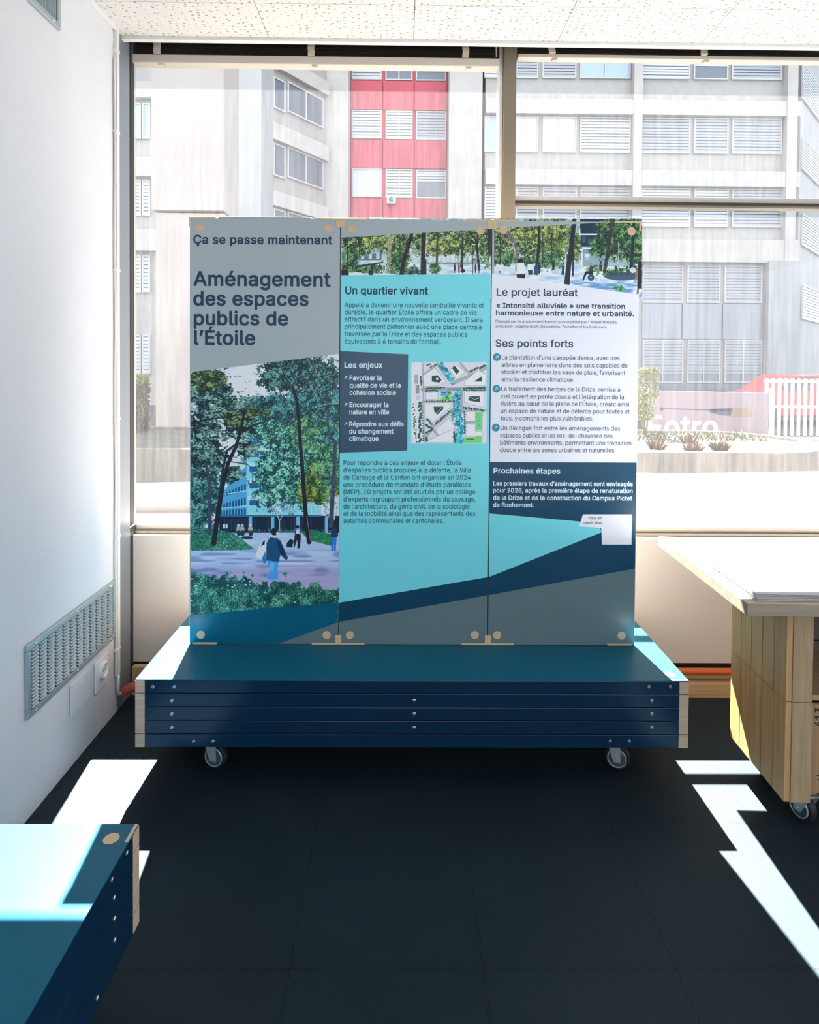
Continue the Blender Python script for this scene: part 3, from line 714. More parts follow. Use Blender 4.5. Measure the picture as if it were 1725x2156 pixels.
    'bold': """
 188
,188|144,91 156,79 157,65 104,-127 96,-136 84,-140 30,-139 18,-127 17,-115 48,78 54,87 66,92
.188|120,103 144,86 158,66 162,42 158,18 143,-6 120,-21 96,-25 72,-21 48,-6 33,18 29,42 33,66 48,88 70,102 96,108
0453|268,532 304,521 340,496 375,459 402,405 417,357 426,255 417,153 404,105 377,51 334,6 304,-12 268,-23 226,-28 190,-24 148,-12 115,9 77,51 49,105 36,153 27,249 36,357 51,405 76,456 118,501 148,520 184,532 226,537|239,435 226,438 196,431 178,420 158,393 136,327 130,255 137,177 160,111 188,81 209,75 232,73 262,80 274,89 296,117 318,183 323,255 317,327 292,397 262,429
1453|284,528 294,520 297,508 297,82 302,76 392,76 404,71 412,58 411,-8 404,-16 392,-21 74,-21 62,-16 56,-8 55,40 57,64 68,75 188,76 190,82 188,400 182,402 98,341 80,338 66,352 67,436 188,528
2453|260,533 302,521 335,502 372,466 392,430 400,394 398,340 380,287 326,214 205,82 212,78 398,76 410,58 409,-8 398,-19 386,-21 62,-21 48,-14 43,-2 46,58 263,292 291,334 298,364 295,394 284,413 260,431 224,439 194,433 170,418 152,390 148,358 140,346 128,341 62,341 52,346 45,358 51,412 74,460 98,490 133,514 182,532 212,536
3453|384,526 393,513 390,451 267,309 330,288 366,261 390,231 406,195 414,147 408,99 381,45 330,0 270,-23 216,-28 138,-15 84,14 53,45 36,75 23,129 30,147 42,153 108,153 126,144 140,105 162,84 192,74 234,72 270,83 297,105 307,129 305,165 294,190 270,211 222,225 150,228 137,243 139,309 241,429 60,433 50,447 52,519 60,528 72,530 372,530
4453|320,528 331,514 328,496 148,190 152,187 260,188 264,328 278,339 350,338 364,322 364,190 368,184 422,182 434,166 431,94 416,84 368,84 364,70 364,-2 359,-14 344,-21 278,-21 266,-14 261,-2 260,83 38,84 26,89 20,100 21,166 229,520 236,527 248,530
8453|272,532 331,507 368,475 393,435 403,381 393,327 362,279 349,267 390,231 412,189 421,129 410,75 392,47 362,15 290,-20 224,-28 182,-23 152,-17 90,15 56,51 43,75 31,135 38,183 63,231 103,267 61,321 50,387 62,441 80,471 122,509 182,532 224,537|249,435 224,439 200,435 176,423 158,399 154,375 158,351 176,327 200,314 224,311 254,315 278,329 294,351 298,375 294,399 278,421|228,213 194,210 164,194 142,165 137,141 140,117 158,92 190,75 224,70 260,74 290,89 309,111 315,135 310,165 290,192 260,209
A480|284,528 296,514 484,-2 479,-14 464,-21 386,-19 375,-8 330,118 194,121 148,118 105,-8 93,-20 8,-20 -4,-8 -5,4 183,520 200,530|238,376 236,379 182,220 230,220 290,220 293,226
C510|320,532 368,516 398,499 444,459 468,423 494,351 492,339 476,327 404,327 389,339 372,381 343,411 308,429 272,434 224,427 182,404 158,378 138,339 127,291 127,219 138,171 158,129 188,100 218,83 254,75 284,76 326,88 354,105 374,130 392,174 404,181 422,181 476,181 488,174 493,165 493,153 464,78 415,21 350,-14 266,-28 224,-24 182,-14 136,9 86,51 51,105 32,153 19,249 23,309 35,363 50,400 75,441 104,474 134,498 176,520 218,532 266,537
D502|250,527 280,525 340,508 403,466 442,418 460,382 479,310 483,256 469,154 450,106 412,53 358,11 316,-7 262,-18 58,-21 46,-16 39,-2 40,514 46,525 58,530|223,430 148,431 146,424 146,82 154,79 250,81 286,91 316,105 334,121 361,160 373,202 378,256 376,292 364,338 334,388 310,409 286,420
E419|382,527 390,520 393,508 393,448 382,434 148,431 146,424 148,308 358,307 372,298 376,280 376,226 370,214 359,208 148,208 146,82 154,78 370,78 388,73 396,58 396,-2 391,-14 382,-20 58,-21 44,-14 39,4 39,508 46,525 58,530
F410|376,529 387,520 390,508 390,448 376,432 148,430 148,300 352,298 361,292 367,280 367,220 363,208 346,200 148,199 146,106 146,-2 141,-14 124,-21 58,-21 46,-16 40,-8 39,508 42,520 58,530
H517|466,528 475,520 478,508 478,4 473,-14 460,-21 388,-21 372,-8 370,209 154,211 146,208 145,-8 130,-20 58,-21 46,-16 39,-2 39,508 42,520 52,529 64,530 130,529 143,520 146,508 148,310 370,310 372,514 376,523 388,530
I300|275,529 289,514 287,442 275,432 209,431 204,424 204,82 209,78 269,78 285,70 290,58 289,-8 281,-17 269,-21 23,-20 15,-14 10,-2 10,58 15,70 29,78 89,78 97,82 97,424 95,431 29,431 17,436 10,448 11,516 17,525 29,530
L393|136,527 146,508 146,82 154,78 364,78 381,64 382,-2 376,-14 364,-21 280,-21 58,-21 46,-16 40,-8 40,514 46,525 58,530 124,530
P445|268,527 310,519 340,506 384,472 417,418 429,364 424,298 409,256 383,220 340,188 292,170 148,164 146,28 145,-8 130,-20 58,-21 46,-16 39,-2 40,514 46,525 58,530|203,430 148,430 146,268 154,263 262,267 301,286 314,304 321,328 319,376 308,400 292,416 250,430
R449|274,527 298,523 340,509 376,484 417,424 428,382 427,316 406,258 382,226 345,196 446,10 449,-2 442,-15 430,-21 352,-21 340,-17 256,136 232,177 148,176 146,-2 142,-12 124,-21 58,-21 46,-16 40,-8 39,508 46,525 58,530|246,430 148,431 146,424 146,280 154,276 220,276 280,283 310,304 323,334 322,370 317,388 304,409 286,421
U517|466,528 476,518 478,506 477,158 461,92 416,26 372,-4 322,-22 256,-29 178,-18 142,-2 101,26 68,68 50,104 39,170 39,416 39,512 46,524 58,530 124,530 142,519 145,182 150,146 165,116 190,91 226,76 256,73 292,77 328,92 352,115 369,152 374,518 388,529
a389|215,404 269,392 311,368 342,325 356,277 358,1 355,-11 341,-21 275,-21 263,-16 251,-2 203,-25 161,-30 119,-25 89,-16 36,25 12,79 10,103 16,151 47,197 95,223 251,254 253,271 246,289 215,308 167,306 149,298 132,283 115,259 101,253 35,271 21,283 23,301 41,336 65,362 95,383 137,398|253,157 131,133 119,124 114,109 116,91 125,79 143,70 173,67 197,70 221,80 240,97 249,115
b424|123,528 135,512 137,380 141,376 171,396 219,405 261,403 303,389 351,355 378,320 396,284 409,230 411,170 401,110 381,60 352,20 303,-13 279,-22 225,-29 189,-24 154,-10 135,5 126,-16 111,-21 51,-21 39,-16 33,-7 32,512 39,524 51,530|220,308 189,302 158,278 141,244 134,188 141,134 158,98 189,74 213,70 250,74 285,104 300,134 307,188 300,242 285,274 255,300
c396|230,405 290,388 326,366 353,338 382,284 382,272 368,257 302,241 287,248 272,277 254,296 236,304 206,309 182,305 158,293 130,254 120,212 119,164 129,122 140,103 170,76 212,69 236,72 260,86 272,99 286,128 296,137 308,138 356,125 374,120 384,104 358,44 316,2 265,-22 206,-29 134,-16 104,-1 68,30 38,74 24,110 13,188 20,248 45,314 92,368 146,395
d424|381,528 391,518 393,506 391,-10 375,-21 309,-21 297,-14 291,4 267,-11 231,-26 165,-27 115,-10 69,25 42,62 25,104 14,164 15,230 28,284 45,320 74,356 111,385 159,402 207,405 243,398 285,376 292,518 309,530|236,302 207,308 171,302 141,277 125,242 117,188 125,134 141,101 171,75 207,69 237,75 266,98 283,134 291,188 283,242 266,278
e404|207,405 249,401 285,388 321,366 349,338 371,302 386,260 391,164 384,152 369,148 123,148 122,134 136,104 161,80 195,69 231,69 255,77 267,85 291,120 303,126 369,112 385,98 383,80 361,38 321,1 261,-24 207,-29 159,-23 123,-11 77,20 44,62 22,116 16,146 14,206 25,266 45,314 93,369 152,398|203,308 171,303 153,293 136,272 123,242 195,242 280,242 278,260 257,290 243,301
f254|232,545 254,538 263,526 247,460 232,448 196,452 172,446 166,436 166,400 232,400 242,394 249,382 248,322 244,314 232,306 165,304 163,-2 158,-14 148,-20 106,-21 74,-20 65,-14 60,-2 60,304 4,306 -8,311 -14,322 -15,382 -2,399 59,400 64,466 78,496 100,522 160,548 208,550
g425|375,400 387,393 393,375 393,-9 386,-63 365,-105 327,-141 268,-165 207,-172 153,-167 105,-151 59,-117 33,-81 30,-69 39,-52 99,-20 116,-27 147,-59 171,-71 195,-74 219,-76 262,-63 279,-46 286,-33 288,9 285,12 231,-13 159,-13 102,9 64,39 43,69 24,111 15,153 14,213 18,249 29,285 55,333 75,357 117,387 147,398 195,405 231,403 261,392 291,374 297,393 309,400|232,303 207,308 171,302 141,277 125,243 118,195 125,141 141,109 177,85 207,81 237,86 267,109 286,147 290,195 282,249 267,278
h410|123,528 132,520 135,508 135,376 183,400 225,405 267,401 303,388 333,366 366,316 376,268 377,-8 364,-20 351,-21 291,-20 276,-8 274,244 270,262 267,274 255,291 243,300 219,307 195,307 171,298 155,286 139,256 135,226 134,-8 123,-19 111,-21 51,-21 39,-16 33,-8 33,514 39,525 51,530
i167|87,545 129,526 146,490 146,478 134,448 124,436 87,422 75,424 39,440 20,484 39,527|123,398 133,388 135,376 135,-2 129,-14 117,-21 45,-20 37,-14 32,-2 32,382 39,394 51,400
j167|96,541 128,527 145,491 147,479 126,438 90,423 72,425 36,442 20,485 34,521 42,530 78,544|126,396 135,377 131,-61 120,-100 90,-137 54,-157 -18,-163 -26,-157 -31,-145 -29,-79 -18,-67 20,-61 26,-55 31,-37 32,383 40,395 48,399 114,400
l189|123,528 133,518 135,506 135,98 141,74 171,75 185,68 202,2 198,-10 189,-16 141,-23 123,-21 93,-17 69,-4 44,26 32,74 32,512 39,524 51,530
m610|441,407 471,404 519,383 546,358 571,310 577,268 578,-2 573,-13 561,-21 495,-21 483,-17 476,-8 472,274 459,296 441,305 405,308 381,299 369,286 360,268 356,-2 351,-14 333,-21 273,-21 258,-14 253,-2 252,136 251,274 246,286 225,304 201,308 177,305 159,296 146,280 138,262 134,-8 117,-21 51,-21 37,-14 32,4 34,388 51,400 111,400 126,394 135,378 171,398 219,407 267,398 301,376 315,356 321,356 363,390 393,401
n410|267,401 303,388 333,366 366,316 376,268 378,-2 373,-14 357,-21 297,-21 285,-18 276,-8 274,244 267,274 260,286 243,300 219,307 195,307 171,298 147,276 137,250 135,226 135,-2 129,-14 117,-21 51,-21 39,-16 33,-7 33,386 39,395 51,400 111,400 126,394 135,375 183,400 225,405
o415|212,404 278,394 308,379 348,344 377,302 391,266 402,188 391,110 377,74 349,32 308,-3 278,-17 200,-28 134,-16 104,-1 66,32 38,74 24,110 13,188 24,266 38,302 67,344 104,377 134,393|207,308 170,300 146,281 126,242 117,188 125,134 146,95 170,76 206,68 242,75 267,92 291,134 298,188 290,242 271,278 242,301
p424|261,402 297,392 333,371 373,329 394,287 406,245 411,191 405,125 390,77 363,33 326,-1 297,-16 261,-27 213,-29 177,-21 153,-9 135,6 135,-109 134,-151 121,-163 51,-164 39,-159 32,-145 32,383 39,395 51,400 111,400 129,391 135,373 183,399 243,405|237,305 219,309 184,299 156,275 141,245 134,191 142,131 159,97 189,74 205,71 219,69 255,77 284,101 300,137 307,191 299,245 279,281 255,300
q424|218,402 248,397 290,371 295,389 308,399 374,400 386,394 393,383 392,-147 386,-158 374,-164 308,-164 296,-158 290,-145 290,-67 290,-1 284,3 272,-8 242,-23 206,-29 158,-26 98,-1 62,32 38,71 18,131 13,191 19,251 30,287 56,335 86,368 128,393 176,405|221,305 206,308 170,301 140,275 126,245 118,191 125,137 140,102 170,76 189,71 206,69 236,75 266,99 282,131 290,185 283,245 268,275 236,302
r259|255,401 264,382 264,322 260,310 243,301 201,304 177,299 156,286 142,268 135,232 134,-8 123,-19 111,-21 51,-21 39,-16 33,-8 34,388 51,400 111,400 126,394 135,379 153,393 189,404 243,405
s365|190,405 238,400 292,374 322,342 344,296 344,284 328,269 262,257 250,266 237,290 220,304 196,311 172,310 148,302 136,292 131,278 133,266 154,251 250,226 298,205 338,164 352,104 342,56 304,8 238,-23 184,-29 166,-27 118,-20 70,2 31,44 15,92 18,104 28,114 94,128 108,122 130,83 154,71 172,67 220,73 242,92 244,110 232,125 94,167 63,188 52,200 29,248 26,272 30,308 64,362 118,395
t227|136,489 147,474 148,401 208,400 220,392 225,378 225,324 219,312 208,306 148,304 149,84 154,75 202,75 214,71 222,60 234,0 229,-12 220,-18 160,-24 130,-21 100,-10 70,14 53,42 44,90 44,300 40,306 -2,307 -15,324 -15,378 -12,390 4,400 43,402 44,474 51,486 64,492
u410|369,396 378,377 378,-1 374,-13 363,-20 291,-20 281,-13 273,4 237,-16 177,-26 129,-18 93,-1 58,35 40,77 32,137 32,263 35,389 51,400 117,400 129,393 135,377 136,131 149,95 171,77 201,72 231,77 249,89 267,113 275,143 278,389 285,397 297,400 357,400
v389|381,397 392,382 390,370 246,-8 231,-20 159,-21 147,-14 35,274 -2,370 -2,388 15,400 87,400 98,394 195,135 286,388 303,400
x379|361,398 371,388 371,370 251,190 376,10 379,-2 374,-14 361,-21 277,-19 187,114 103,-17 91,-21 31,-21 13,-20 5,-14 0,-2 3,10 128,196 10,370 8,382 13,393 31,400 109,398 119,388 187,278 193,276 271,397 283,400
z380|346,395 354,382 352,322 172,82 178,77 346,76 354,70 360,58 360,-2 355,-14 340,-21 34,-20 26,-14 21,-2 21,46 25,58 210,298 40,303 31,310 27,322 29,388 46,400 334,400
«403|379,390 396,377 396,359 271,209 391,65 398,47 391,34 379,28 301,29 289,37 157,193 151,203 151,215 295,386 307,390|241,390 257,377 257,359 133,209 253,63 259,53 258,41 241,28 157,31 16,197 13,215 157,387
»403|234,390 249,383 384,225 390,215 390,203 246,32 234,28 174,28 158,29 149,35 144,47 147,59 270,209 150,354 144,371 150,384 162,390|96,390 111,383 246,223 251,203 108,32 96,28 30,28 10,35 5,47 8,59 131,209 12,353 5,371 11,383 24,390
Ç510|272,537 326,530 368,516 410,491 440,463 466,428 492,356 492,338 476,327 404,327 392,334 372,380 344,411 308,429 272,434 224,427 182,404 158,378 137,338 127,290 127,218 140,164 159,128 188,100 218,83 254,75 284,76 326,88 356,108 374,130 390,170 398,179 476,181 488,174 494,158 471,92 464,78 416,23 329,-22 354,-40 367,-70 367,-106 349,-142 314,-161 284,-167 230,-167 218,-165 208,-154 207,-106 218,-91 250,-88 230,-86 221,-76 219,-64 224,-28 176,-12 134,11 87,50 50,108 33,152 23,200 19,254 23,308 32,356 52,404 79,446 104,474 140,503 176,520 218,532
É419|316,678 327,664 327,652 256,544 244,537 184,538 172,549 170,562 226,676 238,680|382,527 390,520 393,508 393,448 382,434 148,431 146,424 148,308 358,307 372,298 376,280 376,226 370,214 359,208 148,208 146,82 154,78 370,78 388,73 396,58 396,-2 391,-14 382,-20 58,-21 44,-14 39,4 39,508 46,525 58,530
è404|189,549 202,536 250,434 250,422 243,413 212,404 249,401 285,388 326,362 351,336 371,302 386,260 391,164 384,152 369,148 123,148 123,132 136,104 159,82 195,69 231,69 255,77 267,85 291,120 303,126 369,112 381,104 386,92 375,62 363,41 324,2 267,-23 213,-29 159,-23 122,-10 77,20 44,62 24,110 16,146 14,206 25,266 45,314 93,369 152,398 199,404 171,410 163,416 96,518 94,536 99,544 111,550|203,308 171,303 153,293 136,272 123,242 195,242 280,242 278,260 257,290 243,301
é404|297,550 313,536 311,518 243,416 231,407 212,404 249,401 285,388 326,362 351,336 371,302 386,260 392,170 389,158 381,151 369,148 123,148 122,134 141,98 161,80 189,70 231,69 251,74 267,85 291,120 303,126 375,109 386,92 380,74 363,41 315,-2 261,-24 213,-29 159,-23 122,-10 75,22 44,62 24,110 16,146 15,212 25,266 45,315 93,369 152,398 199,404 165,412 156,428 209,542 225,550|203,308 171,303 153,293 136,272 123,242 195,242 280,242 278,260 257,290 243,301
’177|158,529 170,517 171,502 118,310 110,301 98,297 44,298 32,310 31,322 64,520 80,530
""",
}
_font, _tm = {}, {}
for _w, _t in GLYPHS.items():
    for _l in _t.strip('\n').split('\n'):
        _p = _l[1:].split('|')
        _font[_w, _l[0]] = (int(_p[0]) / 1000, [[tuple(int(v) / 1000 for v in q.split(',')) for q in c_.split()] for c_ in _p[1:]])


def glyphs(s, weight):
    """flat mesh of the string s"""
    wn = 'bold' if weight > .014 else 'semi' if weight > .008 else 'regular'
    key = (s, wn)
    if key not in _tm:
        cu = bpy.data.curves.new('lettering', 'CURVE')
        cu.dimensions = '2D'
        cu.fill_mode = 'BOTH'
        x = 0.0
        for ch in s:
            adv, cs = _font[wn, ch]
            for c_ in cs:
                sp = cu.splines.new('POLY')
                sp.points.add(len(c_) - 1)
                sp.points.foreach_set('co', [v for a, b in c_ for v in (a + x, b, 0, 1)])
                sp.use_cyclic_u = True
            x += adv + (.012 if wn == 'bold' else .006)
        ob = bpy.data.objects.new('lettering', cu)
        COL.objects.link(ob)
        bpy.context.view_layer.update()
        me = bpy.data.meshes.new_from_object(ob.evaluated_get(bpy.context.evaluated_depsgraph_get()))
        bpy.data.objects.remove(ob)
        _tm[key] = (np.array([(v.co.x, v.co.y, 0.0) for v in me.vertices]), [tuple(p.vertices) for p in me.polygons])
        bpy.data.meshes.remove(me)
    return _tm[key]


CAPH = None


def write(mb, s, p0, p1, cap, weight=0.0, m=None):
    """set s so that it runs from p0 to p1 (base line) with capital height cap, upright along z"""
    global CAPH
    if CAPH is None:
        v, _ = glyphs('H', 0.0)
        CAPH = v[:, 1].max() - v[:, 1].min()
    v, fs = glyphs(s, weight)
    x0, x1 = v[:, 0].min(), v[:, 0].max()
    p0, p1 = Vector(p0), Vector(p1)
    ux = p1 - p0
    up = Vector((0, 0, 1)) * (cap / CAPH)
    vs = [p0 + ux * ((a - x0) / (x1 - x0)) + up * b + Vector((0, -cap * .006 * lay, 0)) for a, b, lay in v]
    mb.add(vs, fs, m)


# ---------------------------------------------------------------- painted prints
def smooth_noise(h, w, cell, rng, aspect=1.0):
    ch, cw = max(2, int(h / cell) + 3), max(2, int(w / (cell * aspect)) + 3)
    g = rng.random((ch, cw))
    yy = np.linspace(0, ch - 2.001, h)
    xx = np.linspace(0, cw - 2.001, w)
    yi, xi = yy.astype(int), xx.astype(int)
    fy, fx = (yy - yi)[:, None], (xx - xi)[None, :]
    fy, fx = fy * fy * (3 - 2 * fy), fx * fx * (3 - 2 * fx)
    a = g[yi][:, xi]
    b = g[yi][:, xi + 1]
    c_ = g[yi + 1][:, xi]
    d = g[yi + 1][:, xi + 1]
    return (a * (1 - fx) + b * fx) * (1 - fy) + (c_ * (1 - fx) + d * fx) * fy


class Canvas:
    def __init__(self, x0, y0, x1, y1, res, bgc, seed):
        self.b = (x0, y0, x1, y1)
        self.w, self.h = int((x1 - x0) * res), int((y1 - y0) * res)
        self.res = res
        self.X, self.Y = np.meshgrid(np.linspace(x0, x1, self.w), np.linspace(y0, y1, self.h))
        self.img = np.zeros((self.h, self.w, 3)) + np.array(bgc, float)
        self.rng = np.random.default_rng(seed)

    def n(self, px, aspect=1.0):
        return smooth_noise(self.h, self.w, px * self.res, self.rng, aspect)

    def put(self, mask, colr):
        a = np.clip(np.asarray(mask, float), 0, 1)[..., None]
        self.img = self.img * (1 - a) + np.array(colr, float) * a if not (isinstance(colr, np.ndarray) and colr.ndim == 3) else self.img * (1 - a) + colr * a

    def inside(self, pts):
        m_ = np.zeros(self.X.shape, bool)
        k = len(pts)
        for i in range(k):
            (ax, ay), (bx, by) = pts[i], pts[(i + 1) % k]
            if ay == by:
                continue
            cnd = (ay > self.Y) != (by > self.Y)
            xi = (bx - ax) * (self.Y - ay) / (by - ay) + ax
            m_ ^= cnd & (self.X < xi)
        return m_

    def poly(self, pts, colr, a=1.0):
        self.put(self.inside(pts) * a, colr)

    def rect(self, x0, y0, x1, y1, colr, a=1.0):
        self.put(((self.X >= x0) & (self.X <= x1) & (self.Y >= y0) & (self.Y <= y1)) * a, colr)

    def ell(self, cx, cy, rx, ry, colr, a=1.0):
        d = ((self.X - cx) / rx) ** 2 + ((self.Y - cy) / ry) ** 2
        self.put((d < 1) * a, colr)

    def stroke(self, pts, w0, w1, colr, a=1.0, tex=0.0):
        tot = len(pts) - 1
        msk = np.zeros(self.X.shape)
        for i in range(tot):
            (ax, ay), (bx, by) = pts[i], pts[i + 1]
            dx, dy = bx - ax, by - ay
            t = np.clip(((self.X - ax) * dx + (self.Y - ay) * dy) / (dx * dx + dy * dy + 1e-9), 0, 1)
            d = np.hypot(self.X - ax - t * dx, self.Y - ay - t * dy)
            wd = (w0 + (w1 - w0) * (i + t) / tot) / 2
            msk = np.maximum(msk, np.clip((wd - d) * self.res + .5, 0, 1))
        cc = np.zeros_like(self.img) + np.array(colr, float)
        if tex:
            cc = cc * (1 + tex * (self.n(2.2, .6)[..., None] - .5) * 2)
        self.put(msk * a, cc)

    def foliage(self, blobs, dark, mid, light, gap=0.42, leaf=3.0, soft=0.5, gloss=.25, aspect=1.0):
        fld = np.zeros(self.X.shape) - 9
        for cx, cy, rx, ry in blobs:
            d = 1 - np.sqrt(((self.X - cx) / rx) ** 2 + ((self.Y - cy) / ry) ** 2)
            fld = np.maximum(fld, d)
        n1, n2, n3 = self.n(leaf * 5, aspect), self.n(leaf * 1.7, aspect), self.n(leaf, aspect)
        cover = np.clip(fld * 2.2, -1, 1) * soft + (n1 - .5) * .6 + (n2 - .5) * .5 + (n3 - .5) * .35 - gap + .42
        a = np.clip(cover * 8, 0, 1) * (fld > -.6)
        t = np.clip(.5 + (self.n(leaf * 4, aspect) - .5) * 1.1 + (self.n(leaf, aspect) - .5) * 1.3 + (self.n(leaf * .6) - .5) * .8, 0, 1)[..., None]
        cc = np.where(t < .5, np.array(dark) * (1 - 2 * t) + np.array(mid) * 2 * t, np.array(mid) * (2 - 2 * t) + np.array(light) * (2 * t - 1))
        self.put(a, cc)
        return a

    def build(self, name, plane, parent, k=1.6, clip=None):
        """the finished print as a fine sheet on the board"""
        x0, y0, x1, y1 = self.b
        a, b, c_, d = (np.array(P(x, y, 1, plane)) for x, y in ((x0, y0), (x1, y0), (x0, y1), (x1, y1)))
        u = ((self.X - x0) / (x1 - x0))[..., None]
        v = ((self.Y - y0) / (y1 - y0))[..., None]
        pos = (a * (1 - u) + b * u) * (1 - v) + (c_ * (1 - u) + d * u) * v
        img = (np.clip(self.img, 0, 255) / 255) ** 1.22
        colr = np.where(img <= .04045, img / 12.92, ((img + .055) / 1.055) ** 2.4) * k
        h, w_ = self.h, self.w
        cols = slice(0, w_)
        if clip:
            sel = np.where((self.X[0] >= clip[0]) & (self.X[0] <= clip[1]))[0]
            cols = slice(sel[0], sel[-1] + 1)
        pos, colr = pos[:, cols], colr[:, cols]
        w_ = pos.shape[1]
        off = np.array(wloc(parent))
        idx = np.arange(h * w_).reshape(h, w_)
        quads = np.stack([idx[1:, :-1], idx[1:, 1:], idx[:-1, 1:], idx[:-1, :-1]], -1).reshape(-1, 4)
        me = bpy.data.meshes.new(name)
        me.vertices.add(h * w_)
        me.vertices.foreach_set('co', (pos.reshape(-1, 3) - off).astype(np.float32).ravel())
        me.loops.add(quads.size)
        me.loops.foreach_set('vertex_index', quads.ravel().astype(np.int32))
        me.polygons.add(len(quads))
        me.polygons.foreach_set('loop_start', np.arange(0, quads.size, 4, dtype=np.int32))
        me.update(calc_edges=True)
        at = me.color_attributes.new('Col', 'FLOAT_COLOR', 'POINT')
        rgba = np.ones((h * w_, 4), np.float32)
        rgba[:, :3] = np.clip(colr.reshape(-1, 3), 0, .9)
        at.data.foreach_set('color', rgba.ravel())
        me.materials.append(M['photo'])
        o = bpy.data.objects.new(name, me)
        COL.objects.link(o)
        o.parent = parent
        return o


def paint_tall_print():
    c = Canvas(398, 738, 718, 1300, 1.5, (206, 208, 223), 3)
    n = c.n(90)
    c.img += (n[..., None] - .5) * 10
    # distant soft trees
    c.foliage([(600, 950, 90, 80), (660, 900, 70, 70), (560, 900, 50, 40)], (20, 84, 92), (60, 140, 140), (150, 205, 205), gap=.33, leaf=2.6)
    # building
    c.poly([(519, 925), (545, 903), (600, 900), (676, 1010), (676, 1088), (519, 1088)], (136, 196, 222))
    c.poly([(458, 1046), (519, 978), (519, 1086), (458, 1088)], (84, 160, 198))
    for k, (ya, yb) in enumerate(((985, 1000), (1012, 1030), (1042, 1062), (1066, 1083))):
        for i in range(9):
            x = 520 - 6.2 * (i + 1)
            sh = (i + 1) * (4.5 - 1.3 * k)
            if ya + sh < 1080 and (k > 0 or i < 5):
                c.rect(x, ya + 3 + sh * .9, x + 3.2, yb + sh * .55, (14, 60, 104), .85)
        c.stroke([(519, yb + 2), (460, yb + 2 + 14 - 4 * k)], 2.0, 1.4, (165, 214, 234))
    for y in (918, 946, 977, 1012, 1048):
        c.rect(521, y - 4, 640, y + 3, (190, 222, 236), .75)
        c.rect(525, y + 4, 545, y + 15, (30, 100, 150))
        c.rect(552, y + 4, 580, y + 15, (40, 105, 150))
        c.rect(590, y + 4, 612, y + 15, (26, 84, 124))
    for x in range(524, 565, 4):
        c.rect(x, 1030, x + 1, 1046, (210, 232, 240))
    c.rect(519, 1078, 680, 1085, (150, 200, 220))
    for x in range(610, 676, 9):
        c.rect(x, 1063, x + 1.2, 1080, (190, 220, 230))
    c.rect(608, 1062, 678, 1063.5, (200, 226, 236))
    c.foliage([(575, 905, 55, 40), (600, 1000, 62, 70), (640, 960, 62, 82), (575, 1040, 40, 26)], (10, 60, 66), (46, 118, 108), (150, 200, 182), gap=.34, leaf=2.4)
    c.foliage([(680, 1015, 44, 42), (660, 1040, 36, 22)], (26, 62, 42), (90, 120, 52), (176, 176, 66), gap=.36, leaf=2.4)
    c.foliage([(660, 900, 60, 60), (690, 980, 40, 60)], (16, 66, 62), (70, 134, 104), (140, 180, 130), gap=.45, leaf=2.4)
    # ground floor in shadow
    c.rect(462, 1085, 718, 1121, (8, 34, 58))
    for x in range(472, 690, 7):
        if c.rng.random() < .55:
            c.rect(x, 1092, x + 3, 1116, (22 + 30 * c.rng.random(), 66, 104), .8)
    for x in (524, 571, 624, 684):
        c.rect(x, 1086, x + 6.5, 1121, (116, 176, 208))
    c.rect(462, 1083, 676, 1087, (58, 110, 140))
    for x in range(530, 700, 5):
        c.rect(x, 1112 + 4 * c.rng.random(), x + 2.5, 1119, (160, 200, 220), .6 * c.rng.random())
    # white blossom tree
    c.foliage([(590, 1068, 24, 15), (700, 1068, 16, 24)], (60, 110, 130), (150, 195, 210), (225, 238, 244), gap=.5, leaf=1.6)
    c.stroke([(588, 1122), (588.5, 1095), (583, 1082)], 2, 1.4, (190, 214, 226))
    c.stroke([(588.5, 1095), (595, 1084)], 1.6, 1.2, (190, 214, 226))
    # ground
    c.rect(398, 1121, 718, 1300, (166, 182, 208))
    st = c.n(6, 7)
    c.put(((c.Y > 1121) * np.clip((st - .45) * 2.5, 0, 1)) * .55, (196, 204, 224))
    c.put(((c.Y > 1186) * np.clip((c.Y - 1186) / 14, 0, 1)) * .75, (160, 150, 180))
    c.put(((c.Y > 1160) & (c.Y < 1222)) * np.clip((c.n(5, 9) - .58) * 5, 0, 1) * .6, (110, 120, 158))
    c.rect(398, 1156, 718, 1158, (120, 160, 190), .5)
    # lawn left and hedge right
    g = [(398, 1105), (450, 1112), (488, 1121), (508, 1133), (524, 1146), (536, 1155), (520, 1157), (398, 1159)]
    mk = c.inside(g)
    t = (c.n(1.6, .8) + c.n(3.5, .8)) [..., None] / 2
    c.put(mk, np.array((10, 66, 66)) * (1 - t) + np.array((92, 178, 130)) * t)
    c.put(mk * (c.n(1.4) > .86) * (c.X > 450), (190, 224, 220))
    g = [(634, 1119), (655, 1114), (700, 1124), (700, 1149), (650, 1136)]
    c.put(c.inside(g), np.array((14, 72, 66)) * (1 - t) + np.array((70, 168, 110)) * t)
    c.rect(586, 1117, 634, 1121, (40, 120, 100))
    # left trees
    c.foliage([(424, 1010, 40, 90), (420, 1080, 34, 40), (440, 1060, 24, 34)], (10, 46, 56), (38, 104, 104), (120, 172, 160), gap=.36, leaf=2.6)
    c.foliage([(436, 825, 58, 60), (470, 862, 66, 46), (430, 900, 56, 60), (430, 960, 60, 50), (520, 945, 26, 22), (500, 900, 40, 30), (540, 855, 40, 24), (486, 1000, 26, 20), (575, 850, 36, 22)],
              (6, 30, 42), (26, 78, 80), (146, 176, 166), gap=.50, leaf=1.8, aspect=1.8)
    c.foliage([(440, 800, 44, 26), (500, 880, 40, 20), (545, 862, 30, 20)], (8, 34, 40), (50, 84, 62), (152, 164, 104), gap=.52, leaf=2.0, aspect=1.8)
